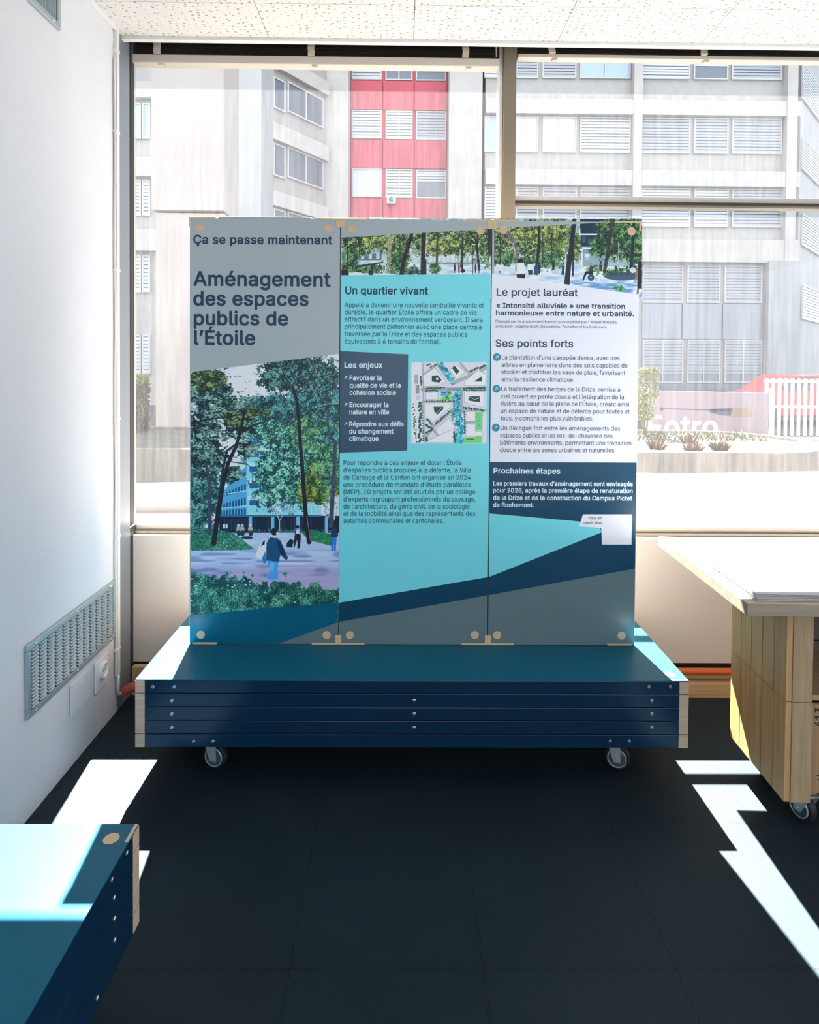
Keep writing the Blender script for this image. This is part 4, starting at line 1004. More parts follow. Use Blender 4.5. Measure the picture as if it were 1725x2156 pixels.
    c.stroke([(398, 890), (440, 882), (486, 876), (512, 870)], 3, 2, (8, 24, 40))
    c.stroke([(566, 884), (540, 892), (512, 908)], 2, 4, (8, 24, 40))
    c.stroke([(514, 868), (508, 900), (497, 938), (480, 975), (469, 1020), (460, 1075), (450, 1142)], 5, 11, (14, 26, 42), tex=.35)
    c.stroke([(494, 936), (478, 948), (470, 985), (463, 1040)], 4, 6, (30, 44, 62), tex=.3)
    c.stroke([(434, 975), (441, 1020), (442, 1122)], 6, 9, (58, 74, 96), tex=.35)
    c.stroke([(480, 970), (520, 976), (528, 982)], 2, 1, (8, 24, 40))
    c.stroke([(500, 930), (534, 938)], 1.6, 1, (8, 24, 40))
    # pine on the right
    c.foliage([(630, 785, 84, 40), (575, 798, 36, 24), (676, 795, 44, 46), (600, 768, 56, 24)], (4, 34, 48), (30, 84, 88), (116, 160, 150), gap=.37, leaf=2.0)
    c.foliage([(640, 850, 70, 30), (600, 862, 50, 26), (690, 850, 40, 44), (560, 848, 40, 18), (688, 920, 24, 18)], (6, 42, 58), (34, 98, 104), (110, 170, 164), gap=.46, leaf=2.0)
    for s in ([(542, 770), (580, 780), (606, 800), (622, 822)], [(622, 822), (650, 800), (662, 778), (650, 752)], [(600, 795), (594, 776)],
              [(628, 852), (658, 836), (672, 815), (700, 800)], [(632, 880), (655, 862), (690, 853), (716, 852)], [(640, 800), (690, 790)],
              [(655, 862), (680, 880), (690, 884)]):
        c.stroke(s, 2.2, 1.6, (10, 22, 40))
    c.stroke([(616, 812), (624, 840), (628, 866), (632, 925), (637, 991), (643, 1075), (651, 1140)], 5, 10, (14, 22, 42), tex=.4)
    c.stroke([(646, 1085), (654, 1138)], 1.6, 2.2, (176, 160, 166), .7)
    c.stroke([(692, 860), (689, 884), (694, 915), (706, 930), (704, 990), (700, 1050), (697, 1106)], 4, 10, (62, 78, 96), tex=.35)
    c.stroke([(690, 884), (716, 870)], 2, 2.6, (62, 78, 96))
    # meadow
    edge = 1204 + (c.X - 398) / 320 * 34 + (c.n(9) - .5) * 26 - (c.n(3.2) - .5) * 12
    mk = np.clip((c.Y - edge) / 3, 0, 1)
    v = (c.n(2.6, .35) * .6 + c.n(1.5, .5) * .5 + c.n(14) * .5 - .3)
    v = np.clip(v, 0, 1)[..., None]
    cc = np.where(v < .5, np.array((4, 36, 46)) * (1 - 2 * v) + np.array((24, 92, 84)) * 2 * v, np.array((24, 92, 84)) * (2 - 2 * v) + np.array((150, 204, 178)) * (2 * v - 1))
    c.put(mk, cc)
    c.put(mk * (c.X > 600) * np.clip((c.X - 600) / 60, 0, 1) * np.clip((1252 - c.Y) / 20, 0, 1) * .7 * (c.n(2.5, .4) > .42), (128, 176, 140))
    for _ in range(85):
        x, y = 400 + 316 * c.rng.random(), 1207 + 74 * c.rng.random() ** 1.6
        if y > 1208 + (x - 398) / 320 * 30:
            c.ell(x, y, 1 + 2.6 * c.rng.random(), .8 + c.rng.random(), (186, 220, 232), .75)
    for _ in range(60):
        x, y = 400 + 316 * c.rng.random(), 1240 + 45 * c.rng.random()
        c.stroke([(x, y), (x + 8 * (c.rng.random() - .5), y - 10 - 12 * c.rng.random())], .9, .6, (110, 190, 150), .6)
    c.ell(600, 1207, 5, 3, (40, 140, 90))
    c.stroke([(601, 1209), (603, 1224)], 1, .8, (30, 100, 80))
    # man walking away
    q = lambda x, y: (380 + x / 4.79, 1080 + y / 4.79)
    c.poly([q(x, y) for x, y in ((862, 470), (990, 485), (980, 560), (985, 668), (878, 668), (905, 560))], (74, 152, 212))
    c.poly([q(x, y) for x, y in ((905, 500), (950, 500), (930, 600), (905, 560))], (120, 186, 230), .7)
    c.poly([q(x, y) for x, y in ((858, 262), (868, 430), (835, 470), (752, 440), (790, 330), (836, 270))], (212, 206, 226))
    c.poly([q(x, y) for x, y in ((900, 242), (962, 238), (1010, 275), (1040, 345), (1086, 450), (1066, 478), (1008, 420), (992, 490), (862, 474), (868, 300))], (12, 80, 118))
    c.poly([q(x, y) for x, y in ((970, 280), (1010, 280), (1040, 345), (1060, 440), (1000, 400))], (4, 48, 84))
    c.poly([q(x, y) for x, y in ((822, 450), (858, 380), (862, 500), (838, 508))], (36, 120, 178))
    c.poly([q(x, y) for x, y in ((808, 332), (830, 285), (852, 268), (850, 312))], (16, 40, 66))
    c.ell(*q(948, 183), 7.3, 8.6, (8, 30, 48))
    c.ell(*q(978, 205), 2.6, 4.2, (226, 196, 200))
    c.poly([q(x, y) for x, y in ((920, 222), (968, 222), (968, 246), (920, 244))], (210, 186, 196))
    # woman with case, man with cap, riders
    c.ell(*q(1182, 135), 3.2, 4, (10, 16, 34))
    c.poly([q(x, y) for x, y in ((1160, 160), (1205, 165), (1215, 240), (1205, 350), (1180, 355), (1180, 260), (1150, 345), (1140, 340), (1150, 240))], (12, 24, 48))
    c.poly([q(x, y) for x, y in ((1165, 165), (1200, 165), (1200, 205), (1165, 205))], (214, 186, 204))
    c.poly([q(x, y) for x, y in ((1070, 300), (1110, 255), (1145, 275), (1125, 345), (1070, 340))], (12, 34, 72))
    c.ell(*q(1555, 122), 4, 4.5, (20, 42, 66))
    c.poly([q(x, y) for x, y in ((1520, 150), (1575, 145), (1592, 215), (1580, 245), (1518, 240))], (16, 56, 90))
    c.poly([q(x, y) for x, y in ((1520, 240), (1578, 240), (1566, 385), (1548, 385), (1548, 280), (1540, 380), (1520, 380))], (48, 122, 190))
    for x in (585, 622, 705):
        c.ell(*q(x, 122), 3, 3.6, (196, 190, 196))
        c.ell(*q(x, 158), 4.6, 6.5, (168, 168, 150) if x < 700 else (196, 160, 160))
        c.ell(*q(x + 4, 200), 4.5, 6.5, (16, 60, 70))
    c.ell(*q(670, 245), 13, 3.2, (10, 54, 70))
    for x in (440, 465):
        c.ell(*q(x, 128), 2.2, 5, (190, 222, 236))
    c.rect(463, 1121.5, 520, 1123, (40, 90, 120), .5)
    return c


def paint_wide_print():
    c = Canvas(714, 460, 1360, 628, 1.6, (178, 196, 198), 11)
    # pale gardens in the distance
    t = c.n(6)[..., None]
    c.img = np.array((120, 150, 140)) * (1 - t) + np.array((206, 216, 220)) * t + np.zeros_like(c.img)
    c.rect(714, 536, 960, 552, (196, 208, 216), .55)
    # ground
    mk = np.clip((c.Y - (553 + (c.n(30) - .5) * 8)) / 4, 0, 1)
    gt = c.n(3, 5)[..., None]
    c.put(mk, np.array((158, 176, 196)) * (1 - gt) + np.array((216, 222, 234)) * gt)
    c.put((c.X > 1200) * np.clip((c.Y - 588) / 8, 0, 1) * np.clip((c.n(3, 6) - .35) * 3, 0, 1) * .75, (72, 124, 172))
    # building right and pavilion
    z = lambda x, y: (1010 + x / 4.662, 440 + y / 4.662)
    c.poly([z(985, 100), z(1260, 100), z(1240, 370), z(990, 370)], (18, 52, 72))
    for y in (240, 378):
        c.poly([z(985, y), z(1200, y), z(1200, y + 16), z(985, y + 16)], (196, 210, 220))
    c.poly([z(1005, 270), z(1040, 270), z(1040, 330), z(1005, 330)], (40, 96, 132))
    c.poly([z(1060, 290), z(1220, 320), z(1220, 350), z(1060, 340)], (50, 90, 108))
    c.poly([z(985, 392), z(1260, 396), z(1260, 570), z(985, 560)], (122, 150, 162))
    c.poly([z(1030, 440), z(1080, 440), z(1080, 500), z(1030, 500)], (186, 212, 224))
    c.poly([z(985, 395), z(1012, 395), z(1012, 560), z(990, 560)], (206, 220, 230))
    c.poly([z(1010, 470), z(1500, 490), z(1490, 570), z(1010, 560)], (140, 160, 170), .7)
    c.poly([z(785, 365), z(875, 370), z(868, 440), z(790, 436)], (214, 218, 226))
    c.poly([z(780, 440), z(990, 440), z(990, 500), z(780, 500)], (60, 96, 108))
    for x in range(800, 990, 34):
        c.poly([z(x, 440), z(x + 12, 440), z(x + 12, 500), z(x, 500)], (200, 212, 220))
    c.rect(762, 522, 808, 534, (150, 178, 196))
    c.rect(720, 534, 803, 548, (46, 66, 84), .6)
    for x in (728, 742, 760, 776, 792):
        c.rect(x, 533, x + 7, 545, (204, 218, 228), .8)
    for x in range(905, 1032, 9):
        c.rect(x, 537 + 3 * c.rng.random(), x + 4, 549, (212, 218, 232), .8)
    c.rect(900, 553, 1034, 555, (48, 70, 78), .8)
    # understorey
    c.foliage([(735, 560, 22, 16), (770, 565, 40, 10), (838, 545, 26, 34), (860, 572, 26, 10), (914, 566, 14, 9), (745, 520, 20, 36)], (14, 46, 46), (56, 104, 70), (126, 160, 100), gap=.4, leaf=1.8)
    c.foliage([(1060, 540, 30, 22), (1030, 545, 20, 20), (1160, 545, 34, 24), (1110, 548, 24, 14)], (14, 56, 52), (60, 116, 84), (140, 172, 120), gap=.46, leaf=1.8)
    c.foliage([(1300, 572, 50, 9), (1250, 566, 18, 8)], (14, 62, 44), (80, 140, 80), (196, 214, 190), gap=.42, leaf=1.6)
    # canopy
    c.foliage([(750, 505, 50, 34), (830, 505, 50, 30), (900, 505, 60, 34), (960, 505, 50, 36), (1010, 508, 44, 38), (1060, 495, 60, 46), (1120, 500, 60, 46), (1170, 492, 44, 40)],
              (22, 44, 40), (76, 100, 66), (172, 188, 140), gap=.47, leaf=1.6)
    c.foliage([(790, 500, 40, 24), (940, 520, 50, 20), (1150, 500, 50, 30), (1085, 490, 40, 26)], (40, 60, 36), (106, 124, 70), (188, 194, 128), gap=.5, leaf=1.6)
    c.foliage([(1290, 510, 44, 36), (1330, 500, 40, 52), (1345, 530, 26, 36), (1265, 525, 24, 16), (1300, 480, 50, 20)], (8, 40, 38), (34, 82, 58), (124, 160, 100), gap=.40, leaf=1.8)
    c.foliage([(1210, 520, 16, 30), (1175, 515, 18, 26)], (24, 60, 44), (84, 108, 62), (160, 170, 110), gap=.48, leaf=1.6)
    # trunks
    def tr(pts, w0, w1, colr, tex=.3):
        c.stroke(pts, w0, w1, colr, tex=tex)
    tr([(820.5, 486), (819, 530), (818, 575)], 7, 8, (148, 146, 126))
    tr([(868, 484), (862, 512), (852, 540), (844, 580)], 6, 8.5, (34, 30, 36))
    tr([(893, 482), (891, 580)], 10, 12.5, (42, 38, 40), .5)
    tr([(898, 486), (896, 545)], 2, 2.4, (188, 178, 160))
    tr([(921, 484), (919, 560)], 3.6, 4.2, (66, 64, 58))
    tr([(974, 500), (971, 562)], 4, 5, (44, 58, 60))
    tr([(986, 486), (1002, 506), (1008, 562)], 3, 5, (34, 40, 42))
    tr([(1006, 496), (1004, 520)], 3, 3, (34, 40, 42))
    tr([(995.5, 515), (995, 578)], 1.2, 1.4, (24, 32, 40))
    c.rect(993, 514, 1000, 515.6, (226, 230, 236))
    tr([(1030, 480), (1030, 520), (1033, 566)], 7, 6, (48, 46, 50))
    tr([(1032, 540), (1031, 566)], 4, 6, (176, 174, 182))
    tr([(757, 500), (757, 540)], 2, 2, (40, 60, 66))
    tr([(731, 500), (732, 560)], 2, 2, (24, 40, 50))
    tr([(841, 494), (840, 566)], 1.5, 1.5, (46, 70, 60))
    tr([(1062, 480), (1078, 504), (1087, 526), (1088, 552)], 10, 7.5, (112, 108, 108), .4)
    tr([(1080, 512), (1086, 540)], 2, 2, (178, 176, 180))
    tr([(1135.5, 470), (1134, 520), (1130, 562)], 5, 7, (32, 40, 44), .4)
    for x in (1040, 1053, 1105, 1143, 1177, 1162):
        tr([(x, 490), (x - .5, 556)], 1.8, 2.2, (52, 64, 60))
    tr([(1207, 520), (1206, 580)], 3, 3.6, (36, 34, 42))
    tr([(1209, 464), (1203, 520), (1197, 560), (1193, 602)], 9, 11.5, (26, 36, 52), .4)
    tr([(1289, 462), (1284, 505), (1279, 540), (1273, 570)], 8, 7, (52, 54, 56), .5)
    tr([(1303, 510), (1302, 566)], 2.4, 3, (150, 156, 156))
    tr([(1335, 468), (1332, 520), (1329, 566)], 6.5, 7, (26, 42, 58), .4)
    c.stroke([(750, 562), (806, 552)], 4.5, 2.5, (34, 52, 62))
    # people
    c.ell(725, 562, 3.6, 4, (18, 16, 24))
    c.ell(726.5, 565, 1.8, 2.6, (150, 104, 92))
    c.ell(725, 576, 10, 9, (14, 14, 24))
    c.ell(781, 574, 5.5, 7, (24, 40, 84))
    c.ell(783, 564, 3, 3.2, (24, 30, 50))
    c.ell(750, 577, 16, 4, (214, 214, 224))
    c.ell(812, 579, 22, 3.6, (212, 214, 222))
    c.ell(872, 558, 2, 2.4, (120, 96, 84))
    c.rect(869.5, 560, 875, 569, (96, 130, 110))
    c.rect(870, 569, 874.5, 577, (54, 90, 140))
    for x, cc in ((957, (30, 20, 34)), (966, (150, 46, 82)), (973, (24, 34, 48)), (1001, (34, 48, 60)), (1008, (24, 34, 50)), (1052, (226, 226, 232))):
        c.ell(x, 556 + (x % 3), 1.6, 2, (80, 60, 60))
        c.rect(x - 2, 558, x + 2, 570, cc)
        c.rect(x - 1, 570, x + 1, 575, (40, 40, 56))
    c.ell(974, 570, 5, 4, (24, 34, 50))
    c.ell(1095, 550, 6.4, 5.6, (22, 18, 24))
    c.poly([z(365, 530), z(430, 525), z(452, 600), z(445, 640), z(360, 640), z(340, 590)], (202, 214, 234))
    c.poly([z(345, 560), z(362, 545), z(362, 620), z(345, 600)], (110, 140, 180))
    c.poly([z(362, 636), z(448, 636), z(440, 682), z(362, 676)], (20, 18, 24))
    c.ell(*z(495, 525), 3, 3, (70, 60, 60))
    c.poly([z(470, 540), z(512, 540), z(520, 600), z(470, 600)], (196, 212, 222))
    c.poly([z(472, 600), z(520, 600), z(515, 645), z(475, 645)], (44, 66, 70))
    c.ell(*z(560, 525), 2.6, 2.8, (30, 40, 52))
    c.poly([z(535, 560), z(572, 545), z(572, 650), z(530, 645)], (36, 74, 112))
    c.ell(*z(583, 535), 2.2, 2.6, (60, 50, 50))
    c.poly([z(570, 550), z(600, 550), z(592, 635), z(575, 635)], (26, 36, 50))
    c.ell(*z(722, 512), 1.8, 2, (40, 40, 50))
    c.poly([z(712, 525), z(735, 530), z(732, 580), z(748, 610), z(726, 590), z(708, 610)], (24, 34, 52))
    c.ell(*z(820, 540), 2, 2.4, (40, 40, 50))
    c.poly([z(808, 555), z(836, 555), z(828, 645), z(800, 645)], (34, 60, 92))
    q0 = z(1092, 672)
    c.ell(*q0, 8.6, 8.8, (206, 216, 224))
    c.ell(*q0, 7.2, 7.4, (30, 84, 112))
    c.ell(*q0, 1.4, 1.4, (206, 216, 224))
    c.poly([z(1035, 612), z(1115, 612), z(1112, 640), z(1050, 640), z(1020, 705), z(1005, 700)], (16, 28, 42))
    c.ell(*z(1090, 540), 2.6, 3.2, (168, 124, 112))
    c.poly([z(1078, 558), z(1108, 558), z(1112, 612), z(1080, 612)], (40, 62, 100))
    c.ell(*z(1188, 525), 2.4, 3, (50, 36, 36))
    c.poly([z(1172, 545), z(1205, 545), z(1205, 612), z(1175, 612)], (36, 54, 98))
    c.poly([z(1125, 570), z(1175, 560), z(1175, 572), z(1130, 580)], (170, 130, 120))
    c.poly([z(1178, 612), z(1205, 612), z(1212, 700), z(1198, 708), z(1190, 650), z(1172, 706), z(1160, 700)], (204, 208, 216))
    c.ell(*z(1400, 660), 38, 9, (36, 70, 90), .85)
    for x in (1335, 1450):
        c.ell(*z(x, 570), 2.4, 3.2, (80, 52, 44))
        c.poly([z(x - 14, 590), z(x + 16, 590), z(x + 24, 650), z(x - 10, 655)], (60, 76, 82))
    c.ell(*z(1505, 600), 6, 6, (220, 224, 228), .8)
    c.ell(*z(1572, 548), 4.6, 8, (12, 12, 26))
    c.poly([z(1552, 580), z(1592, 570), z(1597, 640), z(1592, 780), z(1548, 780), z(1550, 650)], (14, 14, 40))
    c.poly([z(1540, 600), z(1555, 590), z(1550, 690), z(1525, 720), z(1520, 705)], (150, 110, 108))
    c.poly([z(1545, 780), z(1566, 780), z(1560, 835), z(1543, 835)], (128, 92, 96))
    c.foliage([(1303, 607, 14, 6)], (14, 66, 52), (48, 130, 80), (120, 176, 120), gap=.4, leaf=1.5)
    return c


def paint_map():
    c = Canvas(866, 763, 1025, 934, 2.0, (196, 196, 204), 21)
    z = lambda x, y: (690 + x / 4.79, 720 + y / 4.79)
    W_, G_, D_ = (216, 214, 222), (150, 150, 154), (8, 66, 56)
    c.poly([z(850, 210), z(960, 212), z(960, 1020), z(850, 1015)], (206, 204, 212))
    for a, b, w_ in (((960, 330), (1110, 230), 3), ((1110, 225), (1260, 420), 7), ((1340, 215), (1420, 310), 5), ((960, 480), (1600, 470), 9),
                     ((1260, 420), (1600, 260), 7), ((960, 600), (1280, 600), 4), ((1060, 860), (1270, 680), 6), ((985, 960), (1060, 870), 6),
                     ((1060, 880), (1150, 985), 5), ((1350, 500), (1350, 690), 7), ((1280, 690), (1600, 690), 5), ((1390, 810), (1490, 810), 5),
                     ((960, 220), (975, 1010), 3), ((1270, 850), (1370, 830), 3)):
        c.stroke([z(*a), z(*b)], w_, w_, G_, .8)
    for pts in ([(960, 340), (1080, 260), (1200, 400), (1130, 440), (975, 450)], [(1230, 280), (1310, 235), (1390, 300), (1300, 380)],
                [(1380, 400), (1520, 280), (1595, 330), (1595, 440), (1380, 440)], [(990, 510), (1110, 505), (1115, 580), (990, 580)],
                [(985, 615), (1235, 610), (1235, 660), (1070, 810), (985, 750)], [(1380, 505), (1580, 500), (1575, 660), (1380, 610)],
                [(1085, 890), (1225, 765), (1290, 870), (1150, 980)], [(1395, 700), (1490, 700), (1490, 800), (1395, 800)],
                [(1395, 825), (1490, 830), (1490, 900), (1560, 900), (1560, 945), (1395, 960)], [(1000, 1000), (1280, 870), (1270, 1015), (1000, 1015)]):
        q = [z(*p) for p in pts]
        c.poly(q, W_)
        c.stroke(q + [q[0]], .8, .8, (120, 120, 130), .7)
    for pts in ([(1050, 340), (1110, 335), (1150, 380), (1130, 410), (1052, 400)], [(1255, 262), (1280, 240), (1330, 295), (1300, 330)],
                [(1475, 400), (1555, 345), (1558, 400)], [(1420, 548), (1535, 545), (1535, 610), (1420, 590)],
                [(1070, 652), (1165, 650), (1165, 680), (1105, 735), (1075, 700)]):
        c.poly([z(*p) for p in pts], D_)
    c.rect(*z(1095, 362), *z(1115, 382), (190, 220, 210))
    c.stroke([z(1080, 720), z(1130, 690), z(1150, 660)], .8, .8, (190, 220, 210))
    c.stroke([z(1425, 555), z(1490, 580), z(1530, 560)], .8, .8, (190, 220, 210))
    c.poly([z(1490, 710), z(1565, 705), z(1560, 890), z(1490, 890)], (112, 190, 130))
    c.poly([z(1360, 965), z(1490, 960), z(1490, 945), z(1558, 945), z(1555, 1018), z(1350, 1015)], (112, 196, 116))
    c.foliage([(*z(1220, 550), 14, 12), (*z(1180, 580), 10, 7)], (30, 110, 70), (80, 160, 110), (160, 206, 150), gap=.42, leaf=1.6)
    for blob in ([(1150, 240, 5, 7), (1195, 300, 6, 10), (1225, 350, 5, 9)], [(1310, 540, 7, 12), (1300, 620, 8, 14), (1320, 640, 5, 8)], [(1310, 740, 10, 14), (1320, 800, 9, 13), (1345, 880, 8, 14), (1320, 960, 10, 16)], [(1260, 400, 4, 8)]):
        c.foliage([(*z(x, y), rx, ry) for x, y, rx, ry in blob], (14, 96, 116), (30, 150, 176), (130, 206, 214), gap=.36, leaf=1.5)

    def dots(a, b, n_, r, jit=1.4, colr=(12, 92, 74)):
        for i in range(n_):
            t = (i + .5) / n_
            x, y = z(a[0] + (b[0] - a[0]) * t, a[1] + (b[1] - a[1]) * t)
            g_ = c.rng.random()
            c.ell(x + jit * (c.rng.random() - .5), y + jit * (c.rng.random() - .5), r * (.8 + .5 * g_), r * (.8 + .4 * c.rng.random()), tuple(np.array(colr) * (.75 + .5 * g_)))
    dots((870, 620), (890, 1010), 14, 1.8, 5)
    dots((930, 600), (930, 1010), 26, 2.6, 4)
    dots((950, 600), (965, 1010), 16, 1.6)
    dots((940, 340), (945, 440), 6, 2)
    dots((985, 470), (1180, 460), 10, 2.2)
    dots((985, 492), (1110, 490), 7, 2.2)
    dots((985, 598), (1280, 598), 11, 1.8)
    dots((1370, 468), (1590, 462), 12, 2.3)
    dots((1370, 488), (1590, 484), 10, 2)
    dots((1430, 300), (1600, 235), 9, 2.4, 2.5)
    dots((1030, 260), (1100, 225), 5, 1.8)
    dots((1000, 240), (1040, 222), 3, 1.8)
    dots((990, 770), (1050, 830), 6, 2.2, 3)
    dots((1080, 830), (1230, 700), 9, 2.3, 2)
    dots((985, 830), (1050, 880), 7, 2.4, 3)
    dots((990, 920), (1060, 880), 6, 2)
    dots((1365, 660), (1580, 690), 13, 2.3, 3)
    dots((1275, 900), (1280, 1010), 7, 2.2)
    dots((1380, 700), (1385, 930), 10, 1.9)
    dots((1240, 690), (1270, 780), 6, 2.0, 3, (70, 150, 90))
    dots((1510, 720), (1530, 860), 5, 1.2, 4, (40, 140, 90))
    dots((870, 760), (872, 890), 7, 1.5)
    dots((1000, 965), (1000, 1000), 3, 2.6)
    c.rect(*z(1140, 498), *z(1210, 540), (96, 176, 214))
    c.rect(*z(1150, 508), *z(1195, 516), (30, 70, 130))
    c.rect(*z(1155, 524), *z(1190, 532), (30, 70, 130))
    c.rect(*z(1212, 470), *z(1345, 478), (60, 60, 74), .8)
    c.rect(*z(1400, 974), *z(1478, 982), (20, 80, 50), .8)
    c.rect(*z(875, 330), *z(915, 420), (160, 160, 168))
    c.rect(*z(885, 385), *z(905, 410), (210, 120, 140), .7)
    c.rect(*z(888, 430), *z(925, 520), (140, 146, 140))
    c.ell(*z(912, 560), 4, 5, (170, 190, 200))
    return c


# ---------------------------------------------------------------- wheeled display platform
def caster(parent, x, y, zb, yaw):
    """swivel caster hanging from the underside; wheel axis horizontal"""
    c_ = thing('caster', None, None, (x - wloc(parent).x, y - wloc(parent).y, -wloc(parent).z))
    c_.parent = parent
    R3 = Matrix.Rotation(yaw, 4, 'Z')
    r = 0.047
    hx = R3 @ Vector((0, 1, 0))       # rolling direction
    ax = R3 @ Vector((1, 0, 0))       # axle
    o = Vector((x, y, 0))
    wc = o + hx * 0.02 + Vector((0, 0, r))
    MB().lathe([(r * .6, -.014), (r * .93, -.014), (r, -.009), (r, .009), (r * .93, .014), (r * .6, .014)], wc, ax, 28).build('wheel', 'rubber', c_, smooth=False)
    MB().lathe([(.006, -.0175), (.027, -.0175), (.036, -.0145), (.036, .0145), (.027, .0175), (.006, .0175)], wc, ax, 24).build('hub_cap', 'hub', c_)
    for sd in (-1, 1):
        MB().lathe([(.031, sd * .0176), (.0362, sd * .0150), (.0362, sd * .0176), (.0345, sd * .0196), (.0318, sd * .0190), (.031, sd * .0176)], wc, ax, 28, caps=False).build('rim', 'zinc', c_)
    f = MB()
    for s in (-1, 1):
        a0 = o + ax * (s * .021)
        up = Vector((0, 0, 1))
        pts = [a0 + hx * -.028 + up * (zb - .012), a0 + hx * .030 + up * (zb - .012), wc + ax * (s * .021) + hx * .014 - up * .012, wc + ax * (s * .021) - hx * .012 - up * .012]
        f.prism(pts, ax * (s * .003))
    f.cyl(wc - ax * .028, wc + ax * .028, .006, n=6)
    f.prism([o + ax * a + hx * b + Vector((0, 0, zb - .014)) for a, b in ((-.024, -.028), (.024, -.028), (.024, .03), (-.024, .03))], (0, 0, .006))
    f.build('fork', 'zinc', c_)
    MB().box(x - .045, x + .045, y - .04, y + .04, zb - .004, zb - .0002).cyl(o + Vector((0, 0, zb - .012)), o + Vector((0, 0, zb - .003)), .025).build('mounting_plate', 'zinc', c_)
    lv = MB().prism([o + hx * .03 + ax * a + Vector((0, 0, zb - .02)) + hx * b + Vector((0, 0, -b * .5)) for a, b in ((-.015, 0), (.015, 0), (.015, .035), (-.015, .035))], (0, 0, .005))
    lv.build('brake_lever', 'zinc', c_)
    return c_


PL, PD, PZ0, PZ1 = 2.018, 0.598, 0.155, 0.405
PCX, PY0 = 0.044, 2.2955


def make_platform():
    cx, cy = PCX, PY0 + PD / 2
    root = thing('display_platform', 'long navy wheeled platform carrying the three-panel information board', 'platform', (cx, cy, 0), 'navy wheeled platforms')
    x0, x1, y0, y1 = cx - PL / 2, cx + PL / 2, cy - PD / 2, cy + PD / 2
    hh = (PZ1 - PZ0) / 5
    e = .035
    for k in range(5):
        z0 = PZ0 + k * hh
        dx = 0.0 if k in (4, 0) else .0015
        b = MB()
        # blue slab, cut back at the four corners for the wooden posts
        o_ = [(x0 + e, y0), (x1 - e, y0), (x1 - e, y0 + e), (x1, y0 + e), (x1, y1 - e), (x1 - e, y1 - e), (x1 - e, y1), (x0 + e, y1), (x0 + e, y1 - e), (x0, y1 - e), (x0, y0 + e), (x0 + e, y0 + e)]
        if k == 4:
            b.prism([(px, py, z0 + .0012) for px, py in o_], (0, 0, hh - .0042))
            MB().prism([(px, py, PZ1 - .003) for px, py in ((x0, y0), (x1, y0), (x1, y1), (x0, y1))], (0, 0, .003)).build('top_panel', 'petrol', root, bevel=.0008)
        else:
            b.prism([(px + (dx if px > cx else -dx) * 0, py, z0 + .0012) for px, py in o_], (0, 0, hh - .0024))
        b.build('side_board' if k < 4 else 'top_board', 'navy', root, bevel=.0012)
    for sx in (0, 1):
        for sy in (0, 1):
            ax0, ax1 = (x0 - .0008, x0 + e - .001) if sx == 0 else (x1 - e + .001, x1 + .0008)
            ay0, ay1 = (y0 - .0008, y0 + e - .001) if sy == 0 else (y1 - e + .001, y1 + .0008)
            for za, zb in ((PZ0, PZ0 + hh), (PZ0 + hh + .001, PZ0 + 4 * hh - .001), (PZ0 + 4 * hh, PZ1 - .0032)):
                MB().box(ax0, ax1, ay0, ay1, za + .001, zb - .001).build('corner_block', 'ply', root, bevel=.0015)
            # narrow plywood inlay on the top edge
            ix0, ix1 = (x0 + .001, x0 + .062) if sx == 0 else (x1 - .062, x1 - .001)
            iy0, iy1 = (y0 + .001, y0 + .009) if sy == 0 else (y1 - .009, y1 - .001)
            MB().box(ix0, ix1, iy0, iy1, PZ1 - .002, PZ1 + .0006).build('corner_inlay', 'ply', root)
            px_ = x0 + .05 if sx == 0 else x1 - .05
            py_ = y0 + .046 if sy == 0 else y1 - .046
            g_ = MB().lathe([(.0005, 0.0), (.0166, 0.0), (.0172, .0008), (.0188, .0004)], (px_, py_, PZ1 + .0001), (0, 0, 1), 28)
            g_.build('wooden_plug', 'plug', root)
    # screws on both long faces
    sc_ = []
    for px, py in ((322, 1446), (367, 1446), (1367, 1446), (1412, 1446), (408, 1561), (449, 1561), (1285, 1561), (1325, 1561)):
        sc_.append(P(px, py, 1, y0))
    for py in (1475, 1503, 1532):
        for px in (362, 872, 1373):
            sc_.append(P(px, py, 1, y0))
    for p in sc_:
        for face in (0, 1):
            yy, s = (y0, -1) if face == 0 else (y1, 1)
            m_ = MB().lathe([(.0062, 0), (.0062, .0012), (.0050, .0022), (.0022, .0026)], (p.x, yy, p.z), (0, s, 0), 14, 'steel')
            m_.cyl((p.x, yy + s * .0022, p.z), (p.x, yy + s * .0028, p.z), .0018, n=6, m='darkgap')
            m_.build('screw', None, root)
    for x, yaw in ((cx - .775, -1.8), (cx + .775, -1.95)):
        for y, s in ((y0 + .135, 1), (y1 - .135, 1)):
            caster(root, x, y, PZ0, yaw)
    return root


plat = make_platform()
fg = copy_tree(plat)
fg['label'] = 'navy wheeled platform with an empty sunlit top, against the plaster wall'
fg.rotation_euler = (0, 0, math.pi / 2)
fg.location = (-0.652 - PD / 2, 1.572 - PL / 2, 0)

# ---------------------------------------------------------------- information board
YP = 2.585
board = thing('information_board', 'freestanding three-panel information board with French text and park pictures', 'information board', (PCX, YP, PZ1 + .001))
TH = .022
seams = [-.8655, -.2585, .354, .958]
S1, S2 = (715, 1031)
ZB, ZT = .4075, 2.139


def pp(px, py, d):
    return P(px, py, 1, YP - d)


